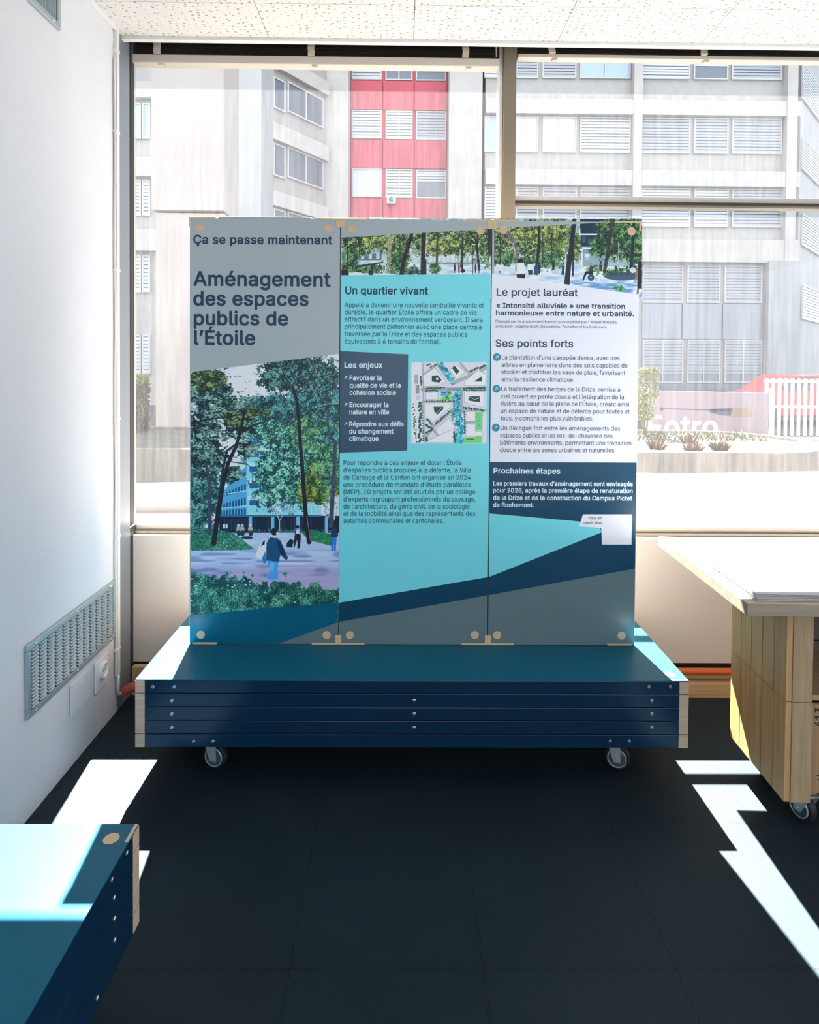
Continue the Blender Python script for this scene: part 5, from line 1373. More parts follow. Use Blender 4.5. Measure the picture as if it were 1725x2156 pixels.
panels = []
for k in range(3):
    xa, xb = seams[k] + (.0015 if k else 0), seams[k + 1] - (.0015 if k < 2 else 0)
    b = MB().box(xa, xb, YP, YP + .004, ZB, ZT, 'p_grey').box(xa, xb, YP + .0041, YP + TH, ZB, ZT, 'boardback')
    # raised middle of the top edge between the plywood clips
    b.box(xa + .115, xb - .115, YP + .001, YP + TH, ZT, ZT + .006, 'p_grey')
    panels.append(b.build('panel', None, board, bevel=.001))

for sx in seams[1:3]:
    MB().box(sx - .03, sx + .03, YP + TH + .0005, YP + TH + .018, ZB + .01, ZT - .006).build('seam_light_block', 'plug', board)  # strips added behind the seams to stop light leaking through


def clip_poly(pts, lo, hi):
    """Sutherland-Hodgman against lo <= x <= hi"""
    def cut(ps, side, lim):
        out = []
        for i in range(len(ps)):
            a, b_ = ps[i - 1], ps[i]
            ia, ib = (a[0] >= lim, b_[0] >= lim) if side > 0 else (a[0] <= lim, b_[0] <= lim)
            if ia != ib:
                t = (lim - a[0]) / (b_[0] - a[0])
                out.append((lim, a[2] * (1 - t) + b_[2] * t) if len(a) == 3 else (lim, a[1] + (b_[1] - a[1]) * t))
            if ib:
                out.append(b_)
        return out
    return cut(cut(pts, 1, lo), -1, hi)


def field(k, polys):
    """flat printed colour shapes of panel k; polys = [(pixel outline, material, layer)]; each shape lies on the board's face"""
    for pts, m_, lay in polys:
        d = .0004 + .0002 * lay
        w3 = [pp(px, py, d) for px, py in pts]
        w2 = clip_poly([(p.x, p.z) for p in w3], seams[k] + .002, seams[k + 1] - .002)
        w2 = [(x, min(max(z_, ZB + .001), ZT - .001)) for x, z_ in w2]
        if len(w2) > 2:
            ar = sum(w2[i - 1][0] * w2[i][1] - w2[i][0] * w2[i - 1][1] for i in range(len(w2)))
            if ar < 0:
                w2 = w2[::-1]
            MB().add([(x, YP - d, z_) for x, z_ in w2], [tuple(range(len(w2)))]).build('printed_field', m_, panels[k], fix=False)


def text(k, name, m_, rows, label=None, d=.0012):
    mb = MB()
    for s, x0, y0, x1, y1, cap, wt in rows:
        a, b = pp(x0, y0, d), pp(x1, y1, d)
        write(mb, s, a, b, cap * YP / F, wt)
    o = mb.build(name, m_, panels[k], fix=False)
    if label:
        o['label'] = label
    return o


tall = paint_tall_print()
tall.build('photo_print', YP - .0004, panels[0], clip=(401.5, 714.0))
wide = paint_wide_print()
wide.build('photo_print', YP - .0004, panels[1], clip=(719, 1034))
wide.build('photo_print', YP - .0004, panels[2], clip=(1040, 1352.5))
mp_ = paint_map()
mp_.build('site_map', YP - .0009, panels[1])

# dark ribbon running across all three panels
ribbon = [(380, 1297.5), (714, 1269), (1028, 1215), (1267, 1120), (1345, 1120), (1345, 1196), (1029, 1253), (714, 1309.5), (585.6, 1358), (380, 1375)]
wedge = [(585.6, 1358), (714, 1309.5), (1029, 1253), (1345, 1196), (1345, 1375), (585.6, 1375)]
field(0, [
    ([(390, 440), (725, 440), (725, 743.7), (390, 785.2)], 'p_grey', 2),
    ([(380, 1296.3), (725, 1267.2), (725, 1375), (380, 1375)], 'p_navy_lit', 2),  # left stretch of the ribbon, coloured brighter for the reflected platform
    (wedge, 'p_reflect', 4)])
field(1, [
    ([(705, 440), (1045, 440), (1045, 481.2), (705, 501)], 'p_grey', 2),
    ([(705, 579.6), (1045, 577), (1045, 1225), (705, 1280)], 'p_cyan', 2),
    ([(705, 738.5), (859.7, 746), (857.6, 948.6), (705, 953.6)], 'p_navy', 3),
    ([(705, 1270.5), (1028, 1215), (1045, 1208), (1045, 1380), (705, 1380)], 'p_navy', 3),
    (wedge, 'p_reflect', 4)])
field(2, [
    ([(1025, 440), (1365, 440), (1365, 459.5), (1291, 465.7), (1025, 481.8)], 'p_grey', 2),
    ([(1020, 574.5), (1037, 577), (1352, 621), (1365, 623), (1365, 980), (1020, 980)], 'p_pale', 2),
    ([(1015, 972.6), (1360, 974), (1360, 1375), (1015, 1375)], 'p_navy', 3),
    ([(1015, 1079.5), (1221, 1098), (1262, 1101.5), (1266.5, 1121), (1028, 1215.5), (1015, 1219)], 'p_cyan', 4),
    (wedge, 'p_reflect', 5),
    ([(1228, 1083), (1331.7, 1083), (1330, 1146.6), (1268, 1146.6), (1266.3, 1111.6), (1219.8, 1108)], 'p_pale', 6)])

B, SB, RG = .019, .010, .003
text(0, 'heading_lettering', 'p_ink', [
    ('Ça se passe maintenant', 407.1, 512.6, 699.8, 514.1, 17.5, B),
    ])
text(0, 'title_lettering', 'p_ink', [
    ('Aménagement', 407.1, 600.8, 696.3, 602.8, 29, B),
    ('des espaces', 407, 642.5, 650, 643.5, 29, B),
    ('publics de', 408, 683.8, 607, 684.7, 29, B),
    ('l’Étoile', 408.6, 725, 537.6, 725.8, 29, B)])
text(1, 'heading_lettering', 'p_ink', [('Un quartier vivant', 727, 619, 901.5, 620.2, 15.6, .015)])
text(1, 'body_text', 'p_ink', [
    ('Appelé à devenir une nouvelle centralité vivante et', 726, 646.7, 1019, 647.7, 10.2, RG),
    ('durable, le quartier Étoile offrira un cadre de vie', 726, 661.7, 1003.8, 662.7, 10.2, RG),
    ('attractif dans un environnement verdoyant. Il sera', 726, 676.7, 1016.3, 678.3, 10.2, RG),
    ('principalement piétonnier avec une place centrale', 726, 692.2, 1015, 693.6, 10.2, RG),
    ('traversée par la Drize et des espaces publics', 725.5, 707.8, 984, 709.2, 10.2, RG),
    ('équivalents à 6 terrains de football.', 725.5, 723.3, 929, 724.3, 10.2, RG),
    ])
text(1, 'body_text', 'p_ink', [
    ('Pour répondre à ces enjeux et doter l’Étoile', 723.5, 979, 972, 979, 10.2, RG),
    ('d’espaces publics propices à la détente, la Ville', 723.5, 994.3, 992, 994.6, 10.2, RG),
    ('de Carouge et le Canton ont organisé en 2024', 723.5, 1010, 991, 1010, 10.2, RG),
    ('une procédure de mandats d’étude parallèles', 723.5, 1025.2, 991, 1025.2, 10.2, RG),
    ('(MEP). 10 projets ont été étudiés par un collège', 723.5, 1040.5, 1001, 1040.5, 10.2, RG),
    ('d’experts regroupant professionnels du paysage,', 723.5, 1055.7, 1001, 1055.7, 10.2, RG),
    ('de l’architecture, du génie civil, de la sociologie', 723.5, 1071, 989, 1071, 10.2, RG),
    ('et de la mobilité ainsi que des représentants des', 723.5, 1086, 1001, 1086, 10.2, RG),
    ('autorités communales et cantonales.', 723.5, 1101, 934, 1101, 10.2, RG)])
text(1, 'boxed_text', 'p_light', [
    ('Les enjeux', 725.5, 774.3, 805.5, 774.3, 12, B),
    ])
text(1, 'boxed_text', 'p_light', [
    ('Favoriser la', 736.3, 800.2, 803.8, 800.2, 9.8, B),
    ('qualité de vie et la', 736.3, 816, 844, 816, 9.8, B),
    ('cohésion sociale', 736.3, 831.3, 834, 831.3, 9.8, B),
    ])
text(1, 'boxed_text', 'p_light', [
    ('Encourager la', 736, 856.7, 818.4, 856.7, 9.8, B),
    ('nature en ville', 736, 872, 819.4, 872, 9.8, B),
    ])
text(1, 'boxed_text', 'p_light', [
    ('Répondre aux défis', 735.5, 897.5, 850.3, 897.5, 9.8, B),
    ('du changement', 735.5, 912.7, 828.8, 912.7, 9.8, B),
    ('climatique', 735.5, 927.9, 797, 927.9, 9.8, B)])


def arrow(mb, cx, cy, r, d):
    """little north-east arrow"""
    def stroke(a, b, w_):
        a, b = Vector(a), Vector(b)
        n_ = (b - a).normalized()
        n_ = Vector((-n_.y, n_.x)) * w_ / 2
        mb.add([pp(*p, d) for p in (a + n_, a - n_, b - n_, b + n_)], [(0, 1, 2, 3)])
    w_ = r * .42
    stroke((cx - r, cy + r), (cx + r * .8, cy - r * .8), w_)
    stroke((cx + r, cy - r * .95), (cx + r, cy + r * .55), w_)
    stroke((cx - r * .55, cy - r), (cx + r * 1.2, cy - r), w_)


for y in (795.6, 852, 892.6):
    mb = MB()
    arrow(mb, 728, y, 2.8, .0012)
    mb.build('arrow_mark', 'p_light', panels[1], fix=False)
text(2, 'heading_lettering', 'p_ink', [
    ('Le projet lauréat', 1045.8, 622.3, 1217, 623.8, 15.4, .011),
    ])
text(2, 'subheading_lettering', 'p_ink', [
    ('« Intensité alluviale » une transition', 1045, 648, 1316.3, 649.8, 10.3, .016),
    ('harmonieuse entre nature et urbanité.', 1044.7, 663.5, 1335.4, 665.6, 10.3, .016),
    ])
text(2, 'heading_lettering', 'p_ink', [
    ('Ses points forts', 1043.7, 730.2, 1207.3, 731.3, 15.8, .011)])
text(2, 'caption_text', 'p_ink', [
    ('Proposé par le groupement franco-suisse piloté par l’Atelier Roberta,', 1044, 679, 1300, 681.3, 5.9, 0),
    ('avec ESM-Ingénierie SA, Hekladonia, Transitec et les Eclaireurs.', 1044, 689.5, 1278.8, 691.4, 5.9, 0),
    ])
text(2, 'body_text', 'p_ink', [
    ('La plantation d’une canopée dense, avec des', 1056.8, 756.8, 1305, 758.6, 9.4, RG),
    ('arbres en pleine terre dans des sols capables de', 1056, 772.5, 1321.7, 774.2, 9.4, RG),
    ('stocker et d’infiltrer les eaux de pluie, favorisant', 1056, 787.5, 1316.7, 789.5, 9.4, RG),
    ('ainsi la résilience climatique.', 1056, 803.4, 1209.5, 804, 9.4, RG),
    ])
text(2, 'body_text', 'p_ink', [
    ('Le traitement des berges de la Drize, remise à', 1055.7, 823, 1306, 824.8, 9.4, RG),
    ('ciel ouvert en pente douce et l’intégration de la', 1055, 838.8, 1314, 840.7, 9.4, RG),
    ('rivière au cœur de la place de l’Étoile, créant ainsi', 1055, 854, 1325, 855.7, 9.4, RG),
    ('un espace de nature et de détente pour toutes et', 1055, 869.5, 1326, 871, 9.4, RG),
    ('tous, y compris les plus vulnérables.', 1054.6, 885, 1249, 885.8, 9.4, RG),
    ])
text(2, 'body_text', 'p_ink', [
    ('Un dialogue fort entre les aménagements des', 1054.4, 905.3, 1306, 907, 9.4, RG),
    ('espaces publics et les rez-de-chaussée des', 1053.5, 921, 1290, 922.4, 9.4, RG),
    ('bâtiments environnants, permettant une transition', 1053.5, 936, 1329.6, 937.5, 9.4, RG),
    ('douce entre les zones urbaines et naturelles.', 1053, 951.6, 1296.4, 952.5, 9.4, RG)])
text(2, 'boxed_text', 'p_light', [
    ('Prochaines étapes', 1039.4, 996.5, 1179.9, 997.5, 11.6, B),
    ])
text(2, 'boxed_text', 'p_light', [
    ('Les premiers travaux d’aménagement sont envisagés', 1039, 1022.2, 1332.8, 1023.3, 9.3, B),
    ('pour 2028, après la première étape de renaturation', 1038.5, 1036.8, 1332.4, 1038, 9.3, B),
    ('de la Drize et de la construction du Campus Pictet', 1038.5, 1052.2, 1331.7, 1053.5, 9.3, B),
    ('de Rochemont.', 1038.5, 1067.2, 1124.3, 1067.6, 9.3, B)])
text(2, 'caption_text', 'p_ink', [
    ('Pour en', 1239.5, 1093.4, 1267.4, 1093.4, 5.9, 0),
    ('savoir plus', 1228.4, 1103.3, 1267.4, 1103.3, 5.9, 0)], d=.0022)
for cx, cy in ((1046.5, 752), (1045.6, 818.6), (1044.3, 900.3)):
    mb, mc = MB(), MB()
    mb.add([pp(cx + 8.3 * math.cos(a * math.pi / 16), cy - 8.3 * math.sin(a * math.pi / 16), .0011) for a in range(32)], [tuple(range(32))])
    arrow(mc, cx, cy, 2.6, .0015)
    mb.build('bullet_disc', 'p_bullet', panels[2], fix=False)
    mc.build('arrow_mark', 'p_light', panels[2], fix=False)

# plywood clips and plugs of the board
for px, py in ((421, 479), (692, 481), (741, 482), (1012, 485), (1060, 484), (1330, 487), (423, 1336), (688, 1337), (737, 1337), (1000, 1337), (1047, 1337), (1309, 1338)):
    p = P(px, py, 1, YP)
    MB().lathe([(.0005, .0012), (.0142, .0012), (.0152, .0022), (.0166, .0016), (.017, .0)], (p.x, YP - .0004, p.z), (0, -1, 0), 28).build('wooden_plug', 'plug', board)
for sx in (seams[1], seams[2]):
    MB().box(sx - .105, sx + .105, YP - .003, YP + TH + .004, ZT - .004, ZT + .004).box(sx - .0175, sx + .0175, YP - .003, YP + .003, ZT - .034, ZT - .004).build('plywood_clip', 'plug', board, bevel=.001)
    MB().box(sx - .108, sx + .108, YP - .004, YP + TH + .004, ZB - .001, ZB + .006).box(sx - .0125, sx + .0125, YP - .004, YP + .003, ZB + .006, ZB + .038).build('plywood_clip', 'plug', board, bevel=.001)
for sx, s in ((seams[0], 1), (seams[3], -1)):
    a, b_ = sorted((sx - s * .002, sx + s * .105))
    u0, u1 = sorted((sx - s * .002, sx + s * .006))
    MB().box(a, b_, YP - .003, YP + TH + .003, ZT - .004, ZT + .003).box(u0, u1, YP - .003, YP + TH + .003, ZT - .036, ZT - .004).build('plywood_clip', 'plug', board, bevel=.001)
    a, b_ = sorted((sx + s * .012, sx + s * .112))
    MB().box(a, b_, YP - .004, YP + TH + .003, ZB - .001, ZB + .006).build('plywood_clip', 'plug', board, bevel=.001)

# ---------------------------------------------------------------- wooden table on a plank cabinet
TX0, TX1, TY0, TY1, TZ = 1.088, 2.55, 1.978, 2.75, .812
table = thing('worktable', 'pale wooden table on a plank-sided cabinet with casters', 'table', (1.75, 2.3, 0))
MB().box(TX0, TX1, TY0, TY1, TZ - .041, TZ).build('tabletop', 'tabletop', table, bevel=.002)
CX0, CX1, CY0, CY1, CZ0 = 1.266, 2.35, 2.07, 2.448, .118
zm = .452
b = MB()
n = 5
for k in range(n):
    ya, yb = CY0 + .0 + (CY1 - CY0) * k / n, CY0 + (CY1 - CY0) * (k + 1) / n
    for za, zb in ((CZ0, zm - .0012), (zm + .0012, TZ - .042)):
        b.box(CX0, CX0 + .02, ya + .0012, yb - .0012 - .0012, za, zb)
b.build('side_panel', 'oak', table, bevel=.0012)
MB().box(CX0 + .004, CX0 + .012, CY0 + .004, CY1 - .004, CZ0 + .002, TZ - .043).build('side_backing', 'darkwood', table)
MB().box(CX0 + .0205, CX0 + .085, CY0 - .0015, CY0 + .03, CZ0, zm - .001).box(CX0 + .0205, CX0 + .085, CY0 - .0015, CY0 + .03, zm + .001, TZ - .042).build('front_post', 'oakpost', table, bevel=.001)
MB().box(CX1 - .085, CX1, CY0, CY0 + .03, CZ0, TZ - .042).build('front_post', 'oakpost', table, bevel=.001)
MB().box(CX1 - .02, CX1, CY0 + .031, CY1, CZ0, TZ - .042).build('side_panel', 'oak', table)
MB().box(CX0 + .021, CX1 - .021, CY1 - .012, CY1, CZ0, TZ - .042).build('back_panel', 'darkwood', table)
MB().box(CX0 + .021, CX1 - .021, CY0 + .031, CY1 - .013, zm - .008, zm + .01).build('shelf', 'oakpost', table)
MB().box(CX0 + .021, CX1 - .021, CY0 + .031, CY1 - .013, CZ0, CZ0 + .018).build('bottom_board', 'darkwood', table)
for k in range(3):
    MB().box(CX0 + .086, CX1 - .09, CY1 - .02, CY1 - .013, zm + .05 + .09 * k, zm + .053 + .09 * k).build('back_batten', 'darkgap', table)
for x, y, yaw in ((CX0 + .12, CY0 + .07, .35), (CX1 - .12, CY0 + .08, .3), (CX0 + .11, CY1 - .09, .1), (CX1 - .12, CY1 - .07, .2)):
    caster(table, x, y, CZ0, yaw)

# crate standing in the lower bay
crate = thing('wooden_crate', 'stencilled wooden crate standing in the lower bay of the table cabinet', 'crate', (1.6, 2.2, CZ0 + .018))
kx0, kx1, ky0, ky1, kz0, kz1 = CX0 + .088, CX0 + .46, CY0 + .012, CY0 + .3, CZ0 + .019, zm - .012
bm_ = MB()
nx = 4
for k in range(nx):
    xa, xb = kx0 + (kx1 - kx0) * k / nx, kx0 + (kx1 - kx0) * (k + 1) / nx
    bm_.box(xa + .0006, xb - .0006, ky0, ky0 + .012, kz0, kz1)
bm_.build('front_board', 'crate', crate)
MB().box(kx0, kx0 + .012, ky0 + .0125, ky1, kz0, kz1).box(kx1 - .012, kx1, ky0 + .0125, ky1, kz0, kz1).box(kx0 + .0125, kx1 - .0125, ky1 - .012, ky1, kz0, kz1).box(kx0 + .0125, kx1 - .0125, ky0 + .0125, ky1 - .0125, kz0, kz0 + .01).build('crate_body', 'crate', crate)
# stencilled figures, reading upwards
v, fs = glyphs('413', .02)
mb = MB()
a, b2 = P(1722, 1527, 1, ky0 - .0006), P(1722, 1486, 1, ky0 - .0006)
hs = (b2.z - a.z) / (v[:, 0].max() - v[:, 0].min())
mb.add([(a.x + .006 - y * hs * 1.0, ky0 - .0006 - .0001 * lay, a.z + (x - v[:, 0].min()) * hs) for x, y, lay in v], fs)
mb.build('stencil_lettering', 'darkgap', crate, fix=False)
mb = MB()
c0 = P(1717, 1665, 1, ky0 - .0006)
mb.add([(c0.x + dx, ky0 - .0006, c0.z + dz) for dx, dz in ((-.008, -.004), (.03, .012), (.034, .006), (.0, -.008))], [(0, 1, 2, 3)])
mb.add([(c0.x + dx, ky0 - .0006, c0.z + dz) for dx, dz in ((-.006, .06), (.02, .064), (.02, .060), (-.006, .056))], [(0, 1, 2, 3)])
mb.add([(c0.x + dx, ky0 - .0006, c0.z + dz) for dx, dz in ((-.004, .045), (.02, .05), (.02, .046), (-.004, .041))], [(0, 1, 2, 3)])
mb.build('stencil_mark', 'darkgap', crate, fix=False)

# papers on the table
bk = thing('spiral_booklet', 'thick white spiral-bound booklet at the front corner of the table', 'booklet', (1.55, 2.15, TZ))
o = MB()
for k in range(4):
    z0 = TZ + .0006 + .0042 * k
    o.box(1.128 + .003 * (k % 2), 1.74 - .004 * (k % 3), 2.0 + .003 * k, 2.335 - .002 * k, z0, z0 + .0034)
o.build('pages', 'paper', bk, bevel=.0006)
MB().box(1.132, 1.738, 2.008, 2.33, TZ + .0178, TZ + .0192).build('cover', 'paper', bk)
o = MB()
for k in range(34):
    y = 2.015 + .0092 * k
    pts = [(1.128 + .011 * math.cos(t), y + .0008 * t, TZ + .0118 + .011 * math.sin(t)) for t in [i * 2 * math.pi / 10 for i in range(11)]]
    o.tube(pts, .0009, n=5)
o.build('wire_spiral', 'zinc', bk)


def sheet(name, label, cat, pts, th=.0012, m_='paper', z0=None):
    z0 = TZ + .0004 if z0 is None else z0
    o_ = MB().prism([(x, y, z0) for x, y in pts], (0, 0, th)).build(name, m_)
    return tag(o_, label, cat, 'papers on the wooden table')


sheet('paper_sheet', 'white sheet lying along the table edge nearest the board', 'paper', [(1.12, 2.35), (1.50, 2.352), (1.50, 2.73), (1.125, 2.725)], .0022)
sheet('paper_sheet', 'printed white sheet at the back middle of the table', 'paper', [(1.53, 2.50), (1.83, 2.49), (1.84, 2.725), (1.535, 2.73)], .0012)
sheet('paper_sheet', 'white sheet farthest right at the back of the table', 'paper', [(1.88, 2.47), (2.3, 2.46), (2.31, 2.72), (1.89, 2.73)], .0012)
s4 = sheet('poster_stack', 'thin pile of large white sheets in the middle of the table', 'papers', [(1.52, 2.35), (1.84, 2.345), (1.84, 2.475), (1.525, 2.482)], .006)
sheet('poster_stack', 'thin pile of white sheets beside the spiral booklet', 'papers', [(1.78, 2.02), (2.3, 2.02), (2.3, 2.33), (1.78, 2.335)], .008)

# the table stands a little askew in the room, with everything on and in it
piv, ang = Vector((TX0, TY0, 0)), math.radians(-2.0)
for o in [table, crate, bk] + [x for x in COL.objects if x.get('group') == 'papers on the wooden table']:
    o.location = piv + Matrix.Rotation(ang, 3, 'Z') @ (o.location - piv)
    o.rotation_euler = (0, 0, ang)

# ---------------------------------------------------------------- wall fittings
XW = RX0


def grille(label, y0, y1, z0, z1, cols, rows, name='ventilation_grille', vertical=False):
    root = thing(name, label, 'vent', (XW, (y0 + y1) / 2, z0))
    fw = .022
    f = MB()
    t = .012
    f.box(XW + .0002, XW + t, y0, y1, z0, z0 + fw)
    f.box(XW + .0002, XW + t, y0, y1, z1 - fw, z1)
    f.box(XW + .0002, XW + t, y0, y0 + fw, z0 + fw, z1 - fw)
    f.box(XW + .0002, XW + t, y1 - fw, y1, z0 + fw, z1 - fw)
    f.build('frame', 'vent', root, bevel=.003)
    MB().box(XW + .0002, XW + .002, y0 + fw, y1 - fw, z0 + fw, z1 - fw).build('void_shade', 'ventdark', root)  # dark sheet stands in for the shaded void behind the louvres
    l = MB()
    cw = (y1 - y0 - 2 * fw) / cols
    rh = (z1 - z0 - 2 * fw) / rows
    if vertical:
        for k in range(cols):
            ya = y0 + fw + cw * k
            l.hexa([(XW + .003, ya, z0 + fw), (XW + .011, ya + cw * .3, z0 + fw), (XW + .011, ya + cw * .42, z0 + fw), (XW + .003, ya + cw * .15, z0 + fw),
                    (XW + .003, ya, z1 - fw), (XW + .011, ya + cw * .3, z1 - fw), (XW + .011, ya + cw * .42, z1 - fw), (XW + .003, ya + cw * .15, z1 - fw)])
    else:
        for i in range(cols):
            ya, yb = y0 + fw + cw * i + .003, y0 + fw + cw * (i + 1) - .003
            l.box(XW + .002, XW + .0065, yb, yb + .005, z0 + fw, z1 - fw)
            for j in range(rows):
                zt = z0 + fw + rh * (j + 1)
                # bulged louvre: rises outward and down
                l.add([(XW + .003, ya, zt), (XW + .003, yb, zt), (XW + .0125, yb - .004, zt - rh * .5), (XW + .0125, ya + .004, zt - rh * .5),
                       (XW + .003, ya, zt - rh * .22), (XW + .003, yb, zt - rh * .22), (XW + .0105, yb - .004, zt - rh * .62), (XW + .0105, ya + .004, zt - rh * .62)],
                      [(0, 1, 2, 3), (4, 7, 6, 5), (0, 4, 5, 1), (1, 5, 6, 2), (2, 6, 7, 3), (3, 7, 4, 0)])
    l.build('louvres', 'vent', root)
    for y in (y0 + .05, (y0 + y1) / 2, y1 - .05):
        for z in (z0 + fw / 2, z1 - fw / 2):
            MB().lathe([(.0055, 0), (.0055, .001), (.003, .0028)], (XW + t, y, z), (1, 0, 0), 12).build('screw', 'steel', root)
    return root


grille('grey louvred metal grille low on the plaster wall above the sockets', 2.128, 2.783, .347, .60, 12, 17)
grille('grey slotted metal grille high on the plaster wall near the ceiling', 1.70, 2.352, 2.758, 2.985, 36, 1, vertical=True)
# socket and blank plate
so = thing('wall_socket', 'white round wall socket under the low grille', 'socket', (XW, 2.66, .18))
MB().box(XW + .0002, XW + .008, 2.607, 2.72, .185, .312).build('plate', 'plastic', so, bevel=.004)
MB().lathe([(.036, 0), (.036, .007), (.032, .011), (.027, .011), (.025, .004), (.001, .003)], (XW + .008, 2.672, .256), (1, 0, 0), 28).build('socket_ring', 'plastic', so)
o = MB()
for dy in (-.009, .009):
    o.cyl((XW + .0105, 2.672 + dy, .256), (XW + .0125, 2.672 + dy, .256), .0028, n=10)
o.build('pin_holes', 'darkgap', so)
bl = thing('blank_plate', 'white painted-over cover plate left of the wall socket', 'cover plate', (XW, 2.49, .19))
MB().box(XW + .0002, XW + .007, 2.415, 2.562, .192, .322).build('plate', 'stucco', bl, bevel=.006)
MB().box(XW + .007, XW + .0085, 2.49, 2.502, .285, .303).cyl((XW + .007, 2.44, .30), (XW + .0085, 2.44, .30), .005, n=10).build('slot_cover', 'plastic', bl)
# cable conduit: along the ceiling and down the corner
cd = thing('cable_trunking', 'thin white cable trunking running down the wall corner', 'cable trunking', (XW, 2.81, .2))
MB().box(XW + .0003, XW + .016, 2.797, 2.819, .17, 3.01).box(XW + .0003, XW + .016, RY0 + .1, 2.797, 2.99, 3.012).build('channel', 'white', cd, bevel=.002)
o = MB().tube([(XW + .009, 2.789 + .002 * math.sin(i * .9), .17 + i * .1) for i in range(28)], .0045, n=8)
o.build('cable', 'white', cd)
for z in (.28, .78, 1.3, 1.95, 2.55, 2.9):
    MB().box(XW + .0003, XW + .0175, 2.7845, 2.820, z, z + .011).build('clip', 'white', cd)
# insulated pipe
pi = thing('red_pipe', 'red foam-wrapped pipe at the floor corner behind the platform', 'pipe', (-1.2, 2.86, .12))
MB().tube([(-1.243, 2.812, .085), (-1.20, 2.84, .10), (-1.12, 2.90, .112), (-1.0, 2.935, .112), (-.6, 2.945, .11)], .021, n=14).build('foam_sleeve', 'red_foam', pi, smooth=True)
MB().tube([(-1.256, 2.806, .17), (-1.256, 2.806, .10), (-1.252, 2.808, .083), (-1.243, 2.813, .085), (-1.235, 2.818, .093)], .009, n=10).build('metal_elbow', 'zinc', pi, smooth=True)
op = MB().tube([(.55, 2.972, .112), (2.0, 2.972, .110), (4.5, 2.972, .109)], .016, n=14).build('orange_pipe', 'orange_pipe', smooth=True)
tag(op, 'orange pipe running low along the parapet beside the table cabinet', 'pipe')
MB().box(-1.258, -1.20, 2.955, 2.99, .0, .13).build('pine_block', 'pine')
tag(bpy.data.objects['pine_block'], 'short pine block beside the blue grey jamb near the floor', 'wood block')


# ---------------------------------------------------------------- blinds
def blind(label, x0, x1, tapes, z_top, z_mid, z_bot, y0, y1, nsl, wand=None):
    root = thing('venetian_blind', label, 'blind', ((x0 + x1) / 2, (y0 + y1) / 2, z_bot), 'raised venetian blinds')
    s = MB()
    for k in range(nsl):
        z = z_mid + (z_top - z_mid) * k / nsl
        j = random.uniform(-.004, .004)
        s.hexa([(x0 + random.uniform(0, .004), y0 + j, z), (x1, y0 + j, z), (x1, y1 + j, z + .001), (x0, y1 + j, z + .001),
                (x0, y0 + j, z + .0011), (x1, y0 + j, z + .0011), (x1, y1 + j, z + .0023), (x0, y1 + j, z + .0023)])
    s.build('slat_stack', 'slat', root)
    MB().box(x0, x1, y0 + .006, y1 - .006, z_top + .003, z_top + .03).build('head_rail', 'darkgap', root)
    MB().box(x0 - .001, x1, y0 - .006, y1 + .004, z_bot, z_mid - .004).build('bottom_rail', 'rail', root, bevel=.004)
    for tx in tapes:
        o_ = MB()
        nf = 9
        for k in range(nf):
            za = z_mid - .004 + (z_top - z_mid + .004) * k / nf
            zb = z_mid - .004 + (z_top - z_mid + .004) * (k + 1) / nf
            d = .006 + random.uniform(0, .005)
            sh = random.uniform(-.002, .002)
            o_.box(tx - .015 + sh, tx + .015 + sh, y0 - .006 - d, y0 - .006, za, zb - .0006)
        o_.build('ladder_tape', 'tape', root)
        MB().box(tx + .004, tx + .028, y0 - .004, y0 + .02, z_bot - .009, z_bot - .0003).build('tape_clip', 'tape', root)
    if wand:
        MB().tube([(wand, y0 - .016, z_top + .012), (wand, y0 - .02, z_top - .01), (wand + .002, y0 - .02, z_mid - .004)], [.006, .009, .004], n=10).tube([(wand - .06, y0 - .014, z_top + .01), (wand - .02, y0 - .016, z_top + .012)], .004, n=8).build('crank_hook', 'chrome', root)
    return root


YB = 3.0
px2x = lambda px, y=YB - .02: P(px, 110, 1, y).x
blind('raised dark venetian blind with beige rail above the left window', -1.258, .435, [px2x(333), px2x(656), px2x(980)], 3.09, 2.977, 2.934, 2.975, 3.025, 26, wand=px2x(1043))
blind('raised dark venetian blind above the transom window on the right', .526, 2.70, [px2x(1160, 3.03), px2x(1478, 3.03), px2x(1478, 3.03) + .72], 3.10, 3.020, 2.997, 3.015, 3.055, 18)

# ---------------------------------------------------------------- outside
struct(MB().box(-60, 80, 3.12, 120, -.3, -.1).build('floor_outside', 'asphalt'), 'courtyard paving outside')
# raised stone ledge and low parapet wall outside the glass
struct(MB().box(-6, 9, 3.32, 3.6, -.1, .30).box(-6, -.35, 3.32, 3.80, .30, .655).build('trim_5', 'ledge'), 'stone ledge outside the windows')
lw = MB()
lw.hexa([(-6, 3.27, -.1), (9, 5.19, -.1), (9, 5.39, -.1), (-6, 3.47, -.1), (-6, 3.27, .745), (9, 5.19, .745), (9, 5.39, .745), (-6, 3.47, .745)])
lw.hexa([(-6, 3.25, .745), (9, 5.17, .745), (9, 5.41, .745), (-6, 3.49, .745), (-6, 3.25, .785), (9, 5.17, .785), (9, 5.41, .785), (-6, 3.49, .785)])
struct(lw.build('wall_outside', 'parapet'), 'low pale parapet wall outside the windows')


